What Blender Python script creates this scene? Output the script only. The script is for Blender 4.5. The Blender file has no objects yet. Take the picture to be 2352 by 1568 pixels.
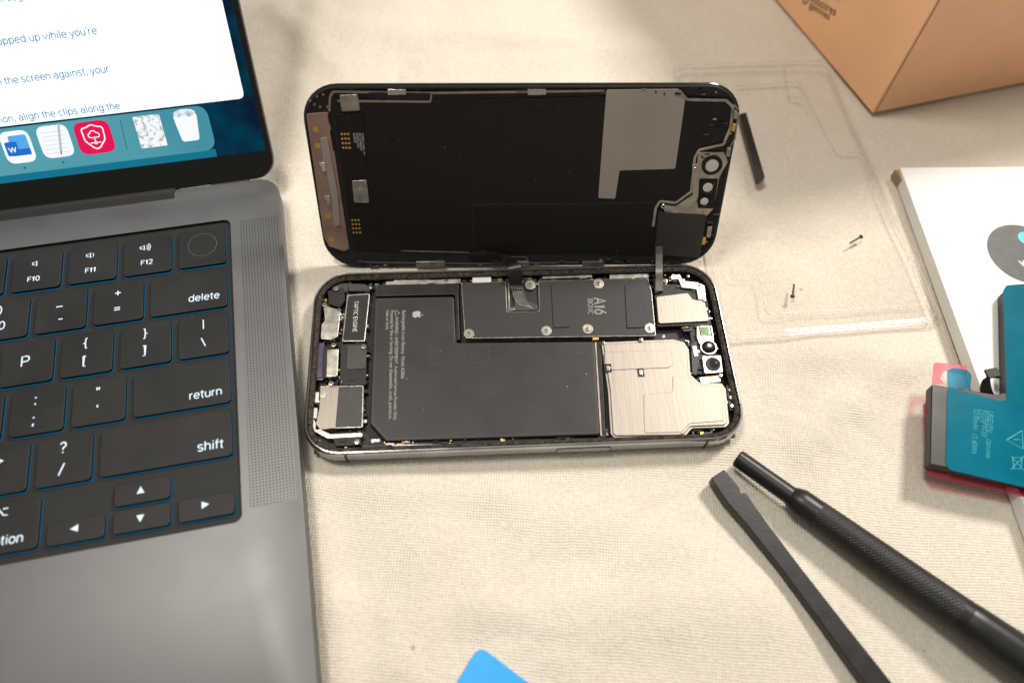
import bpy, bmesh, math, random
from mathutils import Vector, Matrix, Euler
random.seed(7)
MM=0.001
SC=bpy.context.scene
COL=SC.collection
# ------------------------------------------------------------------ camera (real pose, millimetres)
CAMC=Vector((-18.9603,-133.6760,250.6180)); CAMR=Euler((0.5182,-0.0329,-0.0551),'XYZ')
F=1831.52; IW,IH=2352.,1568.
CR=CAMR.to_matrix()
class Fr:
    def __init__(s,o,R=None):
        s.o=Vector(o); s.R=R if R is not None else Matrix.Identity(3); s.Ri=s.R.transposed()
    def M(s):
        m=s.R.to_4x4(); m.translation=s.o*MM; return m
    def w(s,x,y,z=0): return s.o+s.R@Vector((x,y,z))
def unp(px,py,fr,z=0):
    """survey helper: measured point on the physical plane z of a frame"""
    d=CR@Vector(((px-IW/2)/F,-(py-IH/2)/F,-1.)); c=fr.Ri@(CAMC-fr.o); d=fr.Ri@d
    t=(z-c.z)/d.z; p=c+d*t; return (p.x,p.y)
TAB=Fr((0,0,0))
PH=TAB
DS=Fr((2.1543,40.45,1.30),Euler((1.1861,-0.0142,-0.0312),'XYZ').to_matrix())
LA=0.1469
LP=Fr((-105.135,47.1525,0),Matrix.Rotation(LA,3,'Z'))
lx=Vector((math.cos(LA),math.sin(LA),0)); ly=Vector((-math.sin(LA)*.5566,math.cos(LA)*.5566,.8308)).normalized()
lz=lx.cross(ly)
LD=Fr(LP.w(0,29.6,10.8),Matrix((lx,ly,lz)).transposed())
# ------------------------------------------------------------------ materials
def mat(name,col,rough=.5,metal=0.,var=.08,vs=300,bump=0,bs=1500,coat=0.,emis=None,es=0.,stretch=None,spec=.5,alpha=1.,dust=0,dcol=(.30,.28,.25)):
    m=bpy.data.materials.new(name); m.use_nodes=True; nt=m.node_tree; N=nt.nodes; L=nt.links
    b=N["Principled BSDF"]; b.inputs["Roughness"].default_value=rough; b.inputs["Metallic"].default_value=metal
    b.inputs["Specular IOR Level"].default_value=spec
    if coat: b.inputs["Coat Weight"].default_value=coat; b.inputs["Coat Roughness"].default_value=.08
    tc=N.new("ShaderNodeTexCoord"); mp=N.new("ShaderNodeMapping"); L.new(tc.outputs["Object"],mp.inputs[0])
    if stretch: mp.inputs["Scale"].default_value=stretch
    n=N.new("ShaderNodeTexNoise"); n.inputs["Scale"].default_value=vs; n.inputs["Detail"].default_value=5
    L.new(mp.outputs[0],n.inputs["Vector"])
    cr=N.new("ShaderNodeValToRGB"); e=cr.color_ramp.elements
    e[0].position=.3; e[1].position=.7
    e[0].color=[max(0,c*(1-var)) for c in col]+[1]; e[1].color=[min(1,c*(1+var)) for c in col]+[1]
    L.new(n.outputs["Fac"],cr.inputs[0]); out=cr.outputs[0]
    if dust:
        for sc_,th in ((dust,.035),(dust*2.7,.05)):
            v=N.new("ShaderNodeTexVoronoi"); v.inputs["Scale"].default_value=sc_; L.new(tc.outputs["Object"],v.inputs["Vector"])
            sp_=N.new("ShaderNodeSeparateColor"); L.new(v.outputs["Color"],sp_.inputs[0])
            mu=N.new("ShaderNodeMath"); mu.operation='MULTIPLY'; mu.inputs[1].default_value=th; L.new(sp_.outputs[0],mu.inputs[0])
            lt=N.new("ShaderNodeMath"); lt.operation='LESS_THAN'; L.new(v.outputs["Distance"],lt.inputs[0]); L.new(mu.outputs[0],lt.inputs[1])
            mx=N.new("ShaderNodeMix"); mx.data_type='RGBA'; L.new(lt.outputs[0],mx.inputs[0]); L.new(out,mx.inputs[6]); mx.inputs[7].default_value=(*dcol,1); out=mx.outputs[2]
    L.new(out,b.inputs["Base Color"])
    mr=N.new("ShaderNodeMapRange"); mr.inputs["To Min"].default_value=max(0,rough-.07); mr.inputs["To Max"].default_value=min(1,rough+.07)
    L.new(n.outputs["Fac"],mr.inputs[0]); L.new(mr.outputs[0],b.inputs["Roughness"])
    if bump:
        n2=N.new("ShaderNodeTexNoise"); n2.inputs["Scale"].default_value=bs; n2.inputs["Detail"].default_value=4; L.new(mp.outputs[0],n2.inputs["Vector"])
        bm=N.new("ShaderNodeBump"); bm.inputs["Strength"].default_value=bump; bm.inputs["Distance"].default_value=.0002
        L.new(n2.outputs["Fac"],bm.inputs["Height"]); L.new(bm.outputs[0],b.inputs["Normal"])
    if emis: b.inputs["Emission Color"].default_value=(*emis,1); b.inputs["Emission Strength"].default_value=es
    if alpha<1: b.inputs["Alpha"].default_value=alpha
    return m
def emit(name,col,s=1.,var=0.,vs=100,col2=None,r0=.4,r1=.65):
    m=bpy.data.materials.new(name); m.use_nodes=True; nt=m.node_tree; N=nt.nodes; L=nt.links; N.clear()
    e=N.new("ShaderNodeEmission"); o=N.new("ShaderNodeOutputMaterial"); L.new(e.outputs[0],o.inputs[0])
    e.inputs[0].default_value=(*col,1); e.inputs[1].default_value=s
    if col2:
        tc=N.new("ShaderNodeTexCoord"); n=N.new("ShaderNodeTexNoise"); n.inputs["Scale"].default_value=vs; n.inputs["Detail"].default_value=6
        L.new(tc.outputs["Object"],n.inputs[0]); cr=N.new("ShaderNodeValToRGB"); cr.color_ramp.elements[0].position=r0; cr.color_ramp.elements[1].position=r1
        cr.color_ramp.elements[0].color=(*col,1); cr.color_ramp.elements[1].color=(*col2,1); L.new(n.outputs["Fac"],cr.inputs[0]); L.new(cr.outputs[0],e.inputs[0])
    return m
def clear(name,tint,gl=.12,rough=.05,mxf=.5,wh=0.,whc=(.95,.95,.94)):
    m=bpy.data.materials.new(name); m.use_nodes=True; nt=m.node_tree; N=nt.nodes; L=nt.links; N.clear()
    t=N.new("ShaderNodeBsdfTransparent"); t.inputs[0].default_value=(*tint,1); src=t.outputs[0]
    if wh:
        df=N.new("ShaderNodeBsdfDiffuse"); df.inputs[0].default_value=(*whc,1); m2=N.new("ShaderNodeMixShader"); m2.inputs[0].default_value=wh; L.new(src,m2.inputs[1]); L.new(df.outputs[0],m2.inputs[2]); src=m2.outputs[0]
    g=N.new("ShaderNodeBsdfGlossy"); g.inputs["Roughness"].default_value=rough
    lw=N.new("ShaderNodeFresnel"); lw.inputs[0].default_value=1.45
    ad=N.new("ShaderNodeMath"); ad.operation='MULTIPLY_ADD'; ad.inputs[1].default_value=mxf; ad.inputs[2].default_value=gl; L.new(lw.outputs[0],ad.inputs[0])
    mx=N.new("ShaderNodeMixShader"); L.new(ad.outputs[0],mx.inputs[0]); L.new(src,mx.inputs[1]); L.new(g.outputs[0],mx.inputs[2])
    n=N.new("ShaderNodeTexNoise"); n.inputs["Scale"].default_value=35; n.inputs["Detail"].default_value=1; b=N.new("ShaderNodeBump"); b.inputs["Strength"].default_value=.35; b.inputs["Distance"].default_value=.003
    tc=N.new("ShaderNodeTexCoord"); L.new(tc.outputs["Object"],n.inputs[0]); L.new(n.outputs["Fac"],b.inputs["Height"]); L.new(b.outputs[0],g.inputs["Normal"])
    o=N.new("ShaderNodeOutputMaterial"); L.new(mx.outputs[0],o.inputs[0]); return m
# ------------------------------------------------------------------ object helpers
WM={}
def reg(ob,M,parent=None):
    COL.objects.link(ob)
    ob.matrix_basis=M
    WM[ob.name]=M.copy()
    if parent is not None:
        ob.parent=parent; ob.matrix_parent_inverse=WM[parent.name].inverted()
    return ob
def thing(name,fr,label,cat,group=None):
    e=bpy.data.objects.new(name,None); e.empty_display_size=.01; reg(e,fr.M())
    e["label"]=label; e["category"]=cat
    if group: e["group"]=group
    return e
def tag(o,label,cat,group=None):
    o["label"]=label; o["category"]=cat
    if group: o["group"]=group
def mk(name,V,Fc,mats,fr,parent=None,bev=0.,smooth=None,seg=2,idx=None):
    me=bpy.data.meshes.new(name); me.from_pydata([tuple(c*MM for c in v) for v in V],[],Fc)
    if not isinstance(mats,(list,tuple)): mats=[mats]
    for m in mats: me.materials.append(m)
    if idx:
        for p,i in zip(me.polygons,idx): p.material_index=i
    bm=bmesh.new(); bm.from_mesh(me); bmesh.ops.recalc_face_normals(bm,faces=bm.faces); bm.to_mesh(me); bm.free()
    if smooth:
        me.shade_smooth(); me.set_sharp_from_angle(angle=math.radians(smooth))
    ob=bpy.data.objects.new(name,me); reg(ob,fr.M(),parent)
    if bev:
        b=ob.modifiers.new("bevel",'BEVEL'); b.width=bev*MM; b.segments=seg; b.limit_method='ANGLE'; b.angle_limit=math.radians(40); b.harden_normals=bool(smooth)
    return ob
def area(p): return sum(p[i][0]*p[(i+1)%len(p)][1]-p[(i+1)%len(p)][0]*p[i][1] for i in range(len(p)))/2
def rpoly(pts,r,seg=5):
    if r<=0: return list(pts)
    out=[]; n=len(pts)
    for i in range(n):
        a=Vector(pts[i-1]); b=Vector(pts[i]); c=Vector(pts[(i+1)%n]); u=(a-b); v=(c-b); lu,lv=u.length,v.length
        if lu<1e-6 or lv<1e-6: out.append(tuple(b)); continue
        u/=lu; v/=lv; d=max(-1,min(1,u.dot(v))); an=math.acos(d)
        if an>math.radians(165): out.append(tuple(b)); continue
        t=min(r/math.tan(an/2),lu*.45,lv*.45); p0=b+u*t; p1=b+v*t
        for k in range(seg+1):
            s=k/seg; q=p0*(1-s)**2+b*2*s*(1-s)+p1*s*s; out.append((q.x,q.y))
    return out
def rline(pts,r,seg=5):
    """open polyline with rounded interior corners"""
    if len(pts)<3: return list(pts)
    out=[pts[0]]
    for i in range(1,len(pts)-1):
        a=Vector(pts[i-1]); b=Vector(pts[i]); c=Vector(pts[i+1]); u=(a-b); v=(c-b); lu,lv=u.length,v.length; u/=lu; v/=lv
        an=math.acos(max(-1,min(1,u.dot(v)))); 
        if an>math.radians(168): out.append(tuple(b)); continue
        t=min(r/math.tan(an/2),lu*.45,lv*.45); p0=b+u*t; p1=b+v*t
        for k in range(seg+1):
            s=k/seg; q=p0*(1-s)**2+b*2*s*(1-s)+p1*s*s; out.append((q.x,q.y))
    out.append(pts[-1]); return out
def prism(name,pts,z0,z1,m,fr,parent=None,r=0,bev=.12,smooth=30,seg=2):
    p=rpoly(pts,r)
    if area(p)<0: p=p[::-1]
    n=len(p); V=[(x,y,z0) for x,y in p]+[(x,y,z1) for x,y in p]
    Fc=[list(range(n))[::-1],list(range(n,2*n))]+[[i,(i+1)%n,n+(i+1)%n,n+i] for i in range(n)]
    return mk(name,V,Fc,m,fr,parent,bev,smooth,seg)
def sheet(name,pts,z,m,fr,parent=None,r=0):
    p=rpoly(pts,r)
    if area(p)<0: p=p[::-1]
    return mk(name,[(x,y,z) for x,y in p],[list(range(len(p)))],m,fr,parent)
def UP(pix,fr,z): return [unp(a,b,fr,z) for a,b in pix]
def pp(name,pix,z0,z1,m,fr,parent=None,**k): return prism(name,UP(pix,fr,z1),z0,z1,m,fr,parent,**k)
def box4(cx,cy,w,h): return [(cx-w/2,cy-h/2),(cx+w/2,cy-h/2),(cx+w/2,cy+h/2),(cx-w/2,cy+h/2)]
def lb(cx,cy,w,h,fr,z):
    a=unp(cx-10,cy,fr,z); b=unp(cx+10,cy,fr,z); c=unp(cx,cy-10,fr,z); d=unp(cx,cy+10,fr,z); o=unp(cx,cy,fr,z)
    sx=math.dist(a,b)/20; sy=math.dist(c,d)/20; return o[0],o[1],w*sx,h*sy
def pr(name,cx,cy,w,h,z0,z1,m,fr,parent=None,**k):
    X,Y,A,B=lb(cx,cy,w,h,fr,z1); return prism(name,box4(X,Y,A,B),z0,z1,m,fr,parent,**k)
def rr(cx,cy,hx,hy,r,n=8):
    out=[]
    for sx,sy,a0 in((1,1,0),(-1,1,90),(-1,-1,180),(1,-1,270)):
        for k in range(n+1):
            a=math.radians(a0+90*k/n); out.append((cx+sx*(hx-r)+r*math.cos(a),cy+sy*(hy-r)+r*math.sin(a)))
    return out
def loft(name,rings,m,fr,parent=None,capA=True,capB=True,idx=None,smooth=35,close=False):
    n=len(rings[0][0]); V=[];Fc=[];I=[]
    for pts,z in rings: V+=[(x,y,z) for x,y in pts]
    R=len(rings)
    for j in range(R if close else R-1):
        jn=(j+1)%R
        for i in range(n):
            Fc.append([j*n+i,j*n+(i+1)%n,jn*n+(i+1)%n,jn*n+i]); I.append(idx[j] if idx else 0)
    if capA and not close: Fc.append(list(range(n))[::-1]); I.append(idx[0] if idx else 0)
    if capB and not close: Fc.append(list(range((R-1)*n,R*n))); I.append(idx[-1] if idx else 0)
    return mk(name,V,Fc,m,fr,parent,0,smooth,idx=I)
def strokes(name,lines,w,z,m,fr,parent=None,closed=False,z0=None):
    V=[];Fc=[]
    for li,ln in enumerate(lines):
        pts=[Vector(p) for p in ln]; n=len(pts); base=len(V); zz=z+(li%12)*.004
        for i in range(n):
            if closed: a=pts[i-1]; c=pts[(i+1)%n]
            else: a=pts[max(0,i-1)]; c=pts[min(n-1,i+1)]
            d=(c-a); d=d.normalized() if d.length>1e-9 else Vector((1,0)); nn=Vector((-d.y,d.x))*w/2
            k=1.
            if (closed or 0<i<n-1):
                e=(pts[i]-a); e=e.normalized() if e.length>1e-9 else d
                k=1/max(.5,abs(e.dot(d)))
            p=pts[i]; V.append((p.x+nn.x*k,p.y+nn.y*k,zz)); V.append((p.x-nn.x*k,p.y-nn.y*k,zz))
        for i in range(n if closed else n-1):
            j=(i+1)%n; Fc.append([base+2*i,base+2*i+1,base+2*j+1,base+2*j])
    return mk(name,V,Fc,m,fr,parent)
def circ(cx,cy,r,n=28,a0=0,a1=360):
    full=abs(a1-a0)>=360
    return [(cx+r*math.cos(math.radians(a0+(a1-a0)*k/(n if full else n-1))),cy+r*math.sin(math.radians(a0+(a1-a0)*k/(n if full else n-1)))) for k in range(n)]
def text(s,p0,p1,z,m,fr,parent=None,name="lettering",hs=1.,bold=0.,size=None,local=False):
    """text with its baseline from p0 to p1; size None = fit the width"""
    cu=bpy.data.curves.new("t",'FONT'); cu.body=s; cu.size=1; cu.offset=bold; cu.resolution_u=3
    to=bpy.data.objects.new("t",cu); COL.objects.link(to); bpy.context.view_layer.update()
    dg=bpy.context.evaluated_depsgraph_get(); me=bpy.data.meshes.new_from_object(to.evaluated_get(dg)); bpy.data.objects.remove(to)
    xs=[v.co.x for v in me.vertices]; x0,x1=min(xs),max(xs)
    if not local: p0=unp(*p0,fr,z); p1=unp(*p1,fr,z)
    d=Vector(p1)-Vector(p0); L=d.length; d/=L; u=Vector((-d.y,d.x))
    k=L/(x1-x0); o=Vector(p0)
    if size: # centred at natural proportions
        k=size; o=(Vector(p0)+Vector(p1))/2-d*(x1-x0)*k/2
    for v in me.vertices:
        q=o+d*(v.co.x-x0)*k+u*v.co.y*k*hs; v.co=(q.x*MM,q.y*MM,z*MM)
    me.name=name; me.materials.clear(); me.materials.append(m)
    ob=bpy.data.objects.new(name,me); return reg(ob,fr.M(),parent)
# neutral sans-serif alphabet drawn as even strokes
def EA(cx,cy,rx,ry,a0,a1,n=14): return [(cx+rx*math.cos(math.radians(a0+(a1-a0)*k/n)),cy+ry*math.sin(math.radians(a0+(a1-a0)*k/n))) for k in range(n+1)]
EO=lambda cx,cy,rx,ry:EA(cx,cy,rx,ry,0,366,22)
GL={' ':(.27,[]),'o':(.58,[EO(.29,.26,.215,.26)]),'c':(.53,[EA(.29,.26,.215,.26,48,312)]),'e':(.57,[[(.08,.27),(.50,.27)],EA(.29,.26,.215,.26,2,318)]),
'd':(.60,[EO(.29,.26,.205,.26),[(.50,.74),(.50,0)]]),'p':(.60,[EO(.31,.26,.205,.26),[(.09,.53),(.09,-.2)]]),
'g':(.60,[EO(.29,.26,.205,.26),[(.50,.53)]+EA(.29,-.03,.21,.17,0,-150)]),
'a':(.56,[EA(.27,.36,.19,.16,160,0)+[(.46,0)],[(.46,.30),(.28,.30)]+EA(.25,.15,.175,.15,90,270)+[(.32,.01),(.46,.12)]]),
'n':(.57,[[(.09,.53),(.09,0)],EA(.28,.32,.19,.20,180,0)+[(.47,0)]]),'h':(.57,[[(.09,.74),(.09,0)],EA(.28,.32,.19,.20,180,0)+[(.47,0)]]),
'r':(.37,[[(.09,.53),(.09,0)],EA(.30,.28,.21,.24,180,92)]),'u':(.57,[[(.09,.53)]+EA(.28,.20,.19,.20,180,360),[(.47,.53),(.47,0)]]),
'l':(.24,[[(.12,.74),(.12,0)]]),'i':(.24,[[(.12,.52),(.12,0)],[(.12,.65),(.12,.73)]]),
't':(.35,[[(.16,.68),(.16,.12)]+EA(.27,.12,.11,.12,180,270),[(.03,.52),(.31,.52)]]),'f':(.34,[[(.15,0),(.15,.60)]+EA(.27,.60,.12,.14,180,90),[(.03,.52),(.31,.52)]]),
's':(.51,[EA(.25,.39,.17,.13,30,270)+EA(.25,.13,.18,.13,90,-150)]),'w':(.76,[[(.03,.52),(.20,0),(.38,.5),(.56,0),(.73,.52)]]),
'y':(.51,[[(.03,.52),(.26,.03)],[(.48,.52),(.23,-.12),(.16,-.19),(.07,-.2)]]),',':(.25,[[(.13,.07),(.13,0),(.08,-.1)]]),"'":(.21,[[(.11,.74),(.11,.55)]]),
'F':(.57,[[(.1,0),(.1,.72),(.51,.72)],[(.1,.37),(.46,.37)]]),'P':(.62,[[(.1,0),(.1,.72),(.34,.72)]+EA(.34,.525,.2,.195,90,-90)+[(.1,.33)]]),
'A':(.67,[[(.04,0),(.335,.72),(.63,0)],[(.14,.24),(.53,.24)]]),'B':(.64,[[(.1,0),(.1,.72),(.32,.72)]+EA(.32,.545,.18,.175,90,-90)+[(.1,.37)],[(.32,.37)]+EA(.34,.185,.20,.185,90,-90)+[(.1,0)]]),
'I':(.24,[[(.12,0),(.12,.72)]]),'O':(.78,[EO(.39,.36,.31,.36)]),'N':(.72,[[(.1,0),(.1,.72),(.62,0),(.62,.72)]]),'C':(.72,[EA(.39,.36,.31,.36,48,312)]),
'T':(.6,[[(.04,.72),(.56,.72)],[(.3,.72),(.3,0)]]),'E':(.58,[[(.52,.72),(.1,.72),(.1,0),(.52,0)],[(.1,.37),(.47,.37)]]),'G':(.76,[EA(.39,.36,.31,.36,48,358)+[(.42,.36)]]),
'1':(.44,[[(.07,.57),(.25,.72),(.25,0)]]),'0':(.60,[EO(.30,.36,.21,.36)]),'2':(.57,[EA(.28,.52,.2,.2,165,-35)+[(.07,0),(.51,0)]]),
'6':(.60,[EO(.30,.23,.21,.23),[(.43,.72),(.15,.40),(.10,.26)]]),'9':(.60,[EO(.30,.49,.21,.23),[(.17,0),(.45,.32),(.50,.46)]]),
'+':(.6,[[(.08,.33),(.52,.33)],[(.3,.11),(.3,.55)]]),'=':(.6,[[(.08,.23),(.52,.23)],[(.08,.43),(.52,.43)]]),'-':(.45,[[(.07,.3),(.38,.3)]]),'_':(.55,[[(.03,.2),(.52,.2)]]),
'[':(.34,[[(.27,.78),(.1,.78),(.1,-.14),(.27,-.14)]]),']':(.34,[[(.07,.78),(.24,.78),(.24,-.14),(.07,-.14)]]),
'{':(.4,[[(.32,.78),(.22,.76),(.19,.68),(.19,.42),(.15,.35),(.06,.32),(.15,.29),(.19,.22),(.19,-.04),(.22,-.12),(.32,-.14)]]),'}':(.4,[[(.08,.78),(.18,.76),(.21,.68),(.21,.42),(.25,.35),(.34,.32),(.25,.29),(.21,.22),(.21,-.04),(.18,-.12),(.08,-.14)]]),
'|':(.24,[[(.12,.8),(.12,-.14)]]),'\\':(.4,[[(.04,.76),(.36,-.04)]]),'/':(.4,[[(.36,.76),(.04,-.04)]]),':':(.26,[[(.13,.07),(.13,-.02)],[(.13,.50),(.13,.41)]]),';':(.26,[[(.13,.06),(.13,-.02),(.09,-.11)],[(.13,.50),(.13,.41)]]),
'"':(.36,[[(.11,.74),(.11,.52)],[(.25,.74),(.25,.52)]]),'?':(.5,[EA(.25,.54,.17,.18,165,-50)+[(.25,.32),(.25,.2)],[(.25,.06),(.25,-.02)]]),'>':(.56,[[(.08,.56),(.48,.33),(.08,.10)]]),')':(.34,[EA(-.12,.33,.34,.5,58,-58)])}
def stext(s,p0,p1,z,m,fr,parent=None,name="lettering",wt=.085,hs=1.,size=None,local=False):
    if not local: p0=unp(*p0,fr,z); p1=unp(*p1,fr,z)
    W=sum(GL[c][0] for c in s); d=Vector(p1)-Vector(p0); L=d.length; d/=L; u=Vector((-d.y,d.x)); k=L/(W-.16); o=Vector(p0)-d*.08*k
    if size: k=size; o=(Vector(p0)+Vector(p1))/2-d*W*k/2
    x=0; LN=[]
    for c in s:
        adv,st=GL[c]
        for q in st: LN.append([tuple(o+d*(x+a)*k+u*b*k*hs) for a,b in q])
        x+=adv
    return strokes(name,LN,wt*k,z,m,fr,parent)
def lathe(name,prof,A,B,m,parent=None,n=40,smooth=30,fl=1.,idx=None):
    A=Vector(A);B=Vector(B); x=(B-A).normalized(); y=Vector((0,0,1)).cross(x).normalized(); z=x.cross(y)
    fr=Fr(A,Matrix((x,y,z)).transposed())
    V=[];Fc=[];I=[]
    for d,r in prof:
        for k in range(n):
            a=2*math.pi*k/n; V.append((d,r*math.cos(a),r*math.sin(a)*fl))
    for j in range(len(prof)-1):
        for k in range(n): Fc.append([j*n+k,j*n+(k+1)%n,(j+1)*n+(k+1)%n,(j+1)*n+k]); I.append(idx[j] if idx else 0)
    Fc.append(list(range(n))); I.append(0); Fc.append(list(range((len(prof)-1)*n,len(prof)*n))[::-1]); I.append(0)
    return mk(name,V,Fc,m,fr,parent,0,smooth,idx=I)
def ribbon(name,pts,wv,th,m,parent=None,sub=6):
    """flex cable through world points (mm) with half-width vectors wv"""
    P=[Vector(p) for p in pts]; Wd=[Vector(v) for v in wv]; n=len(P); C=[];D=[]
    def cr(a,b,c,d,t): return .5*((2*b)+(c-a)*t+(2*a-5*b+4*c-d)*t*t+(-a+3*b-3*c+d)*t**3)
    for i in range(n-1):
        for k in range(sub):
            t=k/sub; g=lambda Q:cr(Q[max(0,i-1)],Q[i],Q[i+1],Q[min(n-1,i+2)],t); C.append(g(P)); D.append(g(Wd))
    C.append(P[-1]); D.append(Wd[-1]); V=[];Fc=[]
    for i,(c,d) in enumerate(zip(C,D)):
        t=(C[min(i+1,len(C)-1)]-C[max(0,i-1)]).normalized(); nn=t.cross(d).normalized()*th/2
        V+=[tuple(c-d-nn),tuple(c+d-nn),tuple(c+d+nn),tuple(c-d+nn)]
    for i in range(len(C)-1):
        for k in range(4): Fc.append([4*i+k,4*i+(k+1)%4,4*i+4+(k+1)%4,4*i+4+k])
    Fc.append([0,1,2,3]); e=4*(len(C)-1); Fc.append([e+3,e+2,e+1,e])
    return mk(name,V,Fc,m,TAB,parent,0,50)
APPLE=[(0,.30),(.12,.36),(.28,.38),(.40,.29),(.33,.2),(.29,.08),(.32,-.06),(.43,-.15),(.37,-.3),(.26,-.45),(.14,-.5),(0,-.45),(-.14,-.5),(-.26,-.45),(-.38,-.25),(-.43,0),(-.4,.22),(-.28,.36),(-.12,.36)]
LEAF=[(0,.42),(.01,.55),(.16,.68),(.16,.54)]
def apple(cx,cy,s,ang,z,m,fr,parent):
    c,sn=math.cos(ang),math.sin(ang); T=lambda P:[(cx+s*(c*x-sn*y),cy+s*(sn*x+c*y)) for x,y in P]
    a=rpoly(T(APPLE),s*.08,3); b=rpoly(T(LEAF),s*.1,3)
    if area(a)<0:a=a[::-1]
    n=len(a); V=[(x,y,z) for x,y in a+b]; mk("logo_mark",V,[list(range(n)),list(range(n,n+len(b)))],m,fr,parent)
# ------------------------------------------------------------------ palette
M_black=mat("black_matte",(.009,.0075,.0065),.5,0,.15,500,.1,3000,dust=160,spec=.3)
M_batt=mat("battery_black",(.019,.018,.016),.42,0,.12,120,.06,900,dust=130,spec=.4)
M_dark=mat("dark_plastic",(.012,.0115,.011),.5,0,.2,400,.1,spec=.35)
M_grey=mat("grey_plastic",(.045,.043,.04),.5,0,.2,400,.1,spec=.4)
M_silver=mat("silver_metal",(.46,.42,.37),.33,1,.30,350,.15,1500)
M_steel=mat("steel_bright",(.72,.69,.64),.22,1,.1,700)
M_brush=mat("brushed_plate",(.29,.26,.225),.48,.95,.13,500,.15,900,stretch=(2,.10,1))
M_beige=mat("beige_tape",(.38,.325,.285),.5,.2,.06,60,.08,500)
M_copper=mat("copper_bracket",(.42,.28,.225),.42,.6,.2,150,.15,600)
M_line=mat("rose_metal_trim",(.36,.275,.235),.42,.6,.2,200)
M_gold=mat("gold_contact",(.75,.42,.10),.35,.6,.1)
M_glue=mat("dirty_adhesive",(.045,.034,.025),.9,0,.95,900,.8,2200,spec=.25)
M_band=mat("polished_band",(.40,.395,.40),.15,1,.15,80)
M_purple=mat("purple_part",(.06,.045,.09),.35,.2,.2)
M_ink=mat("grey_print",(.34,.33,.31),.6,0,.05)
M_inkw=mat("white_print",(.6,.59,.56),.6,0,.05)
M_lens=mat("lens_glass",(.005,.006,.012),.06,0,.1,coat=1)
M_green=mat("green_sensor",(.10,.30,.10),.25,0,.3,coat=.6)
M_white=mat("white_part",(.62,.60,.56),.4,0,.08)
M_glass=mat("display_glass_black",(.008,.008,.009),.2,0,.1,coat=.3)
M_flex=mat("flex_cable_black",(.010,.009,.008),.30,0,.2)
M_flexg=mat("flex_cable_grey",(.22,.21,.19),.35,.3,.2,alpha=.85)
M_patch=mat("graphite_tape",(.035,.032,.030),.5,0,.08,60,spec=.4)
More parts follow.
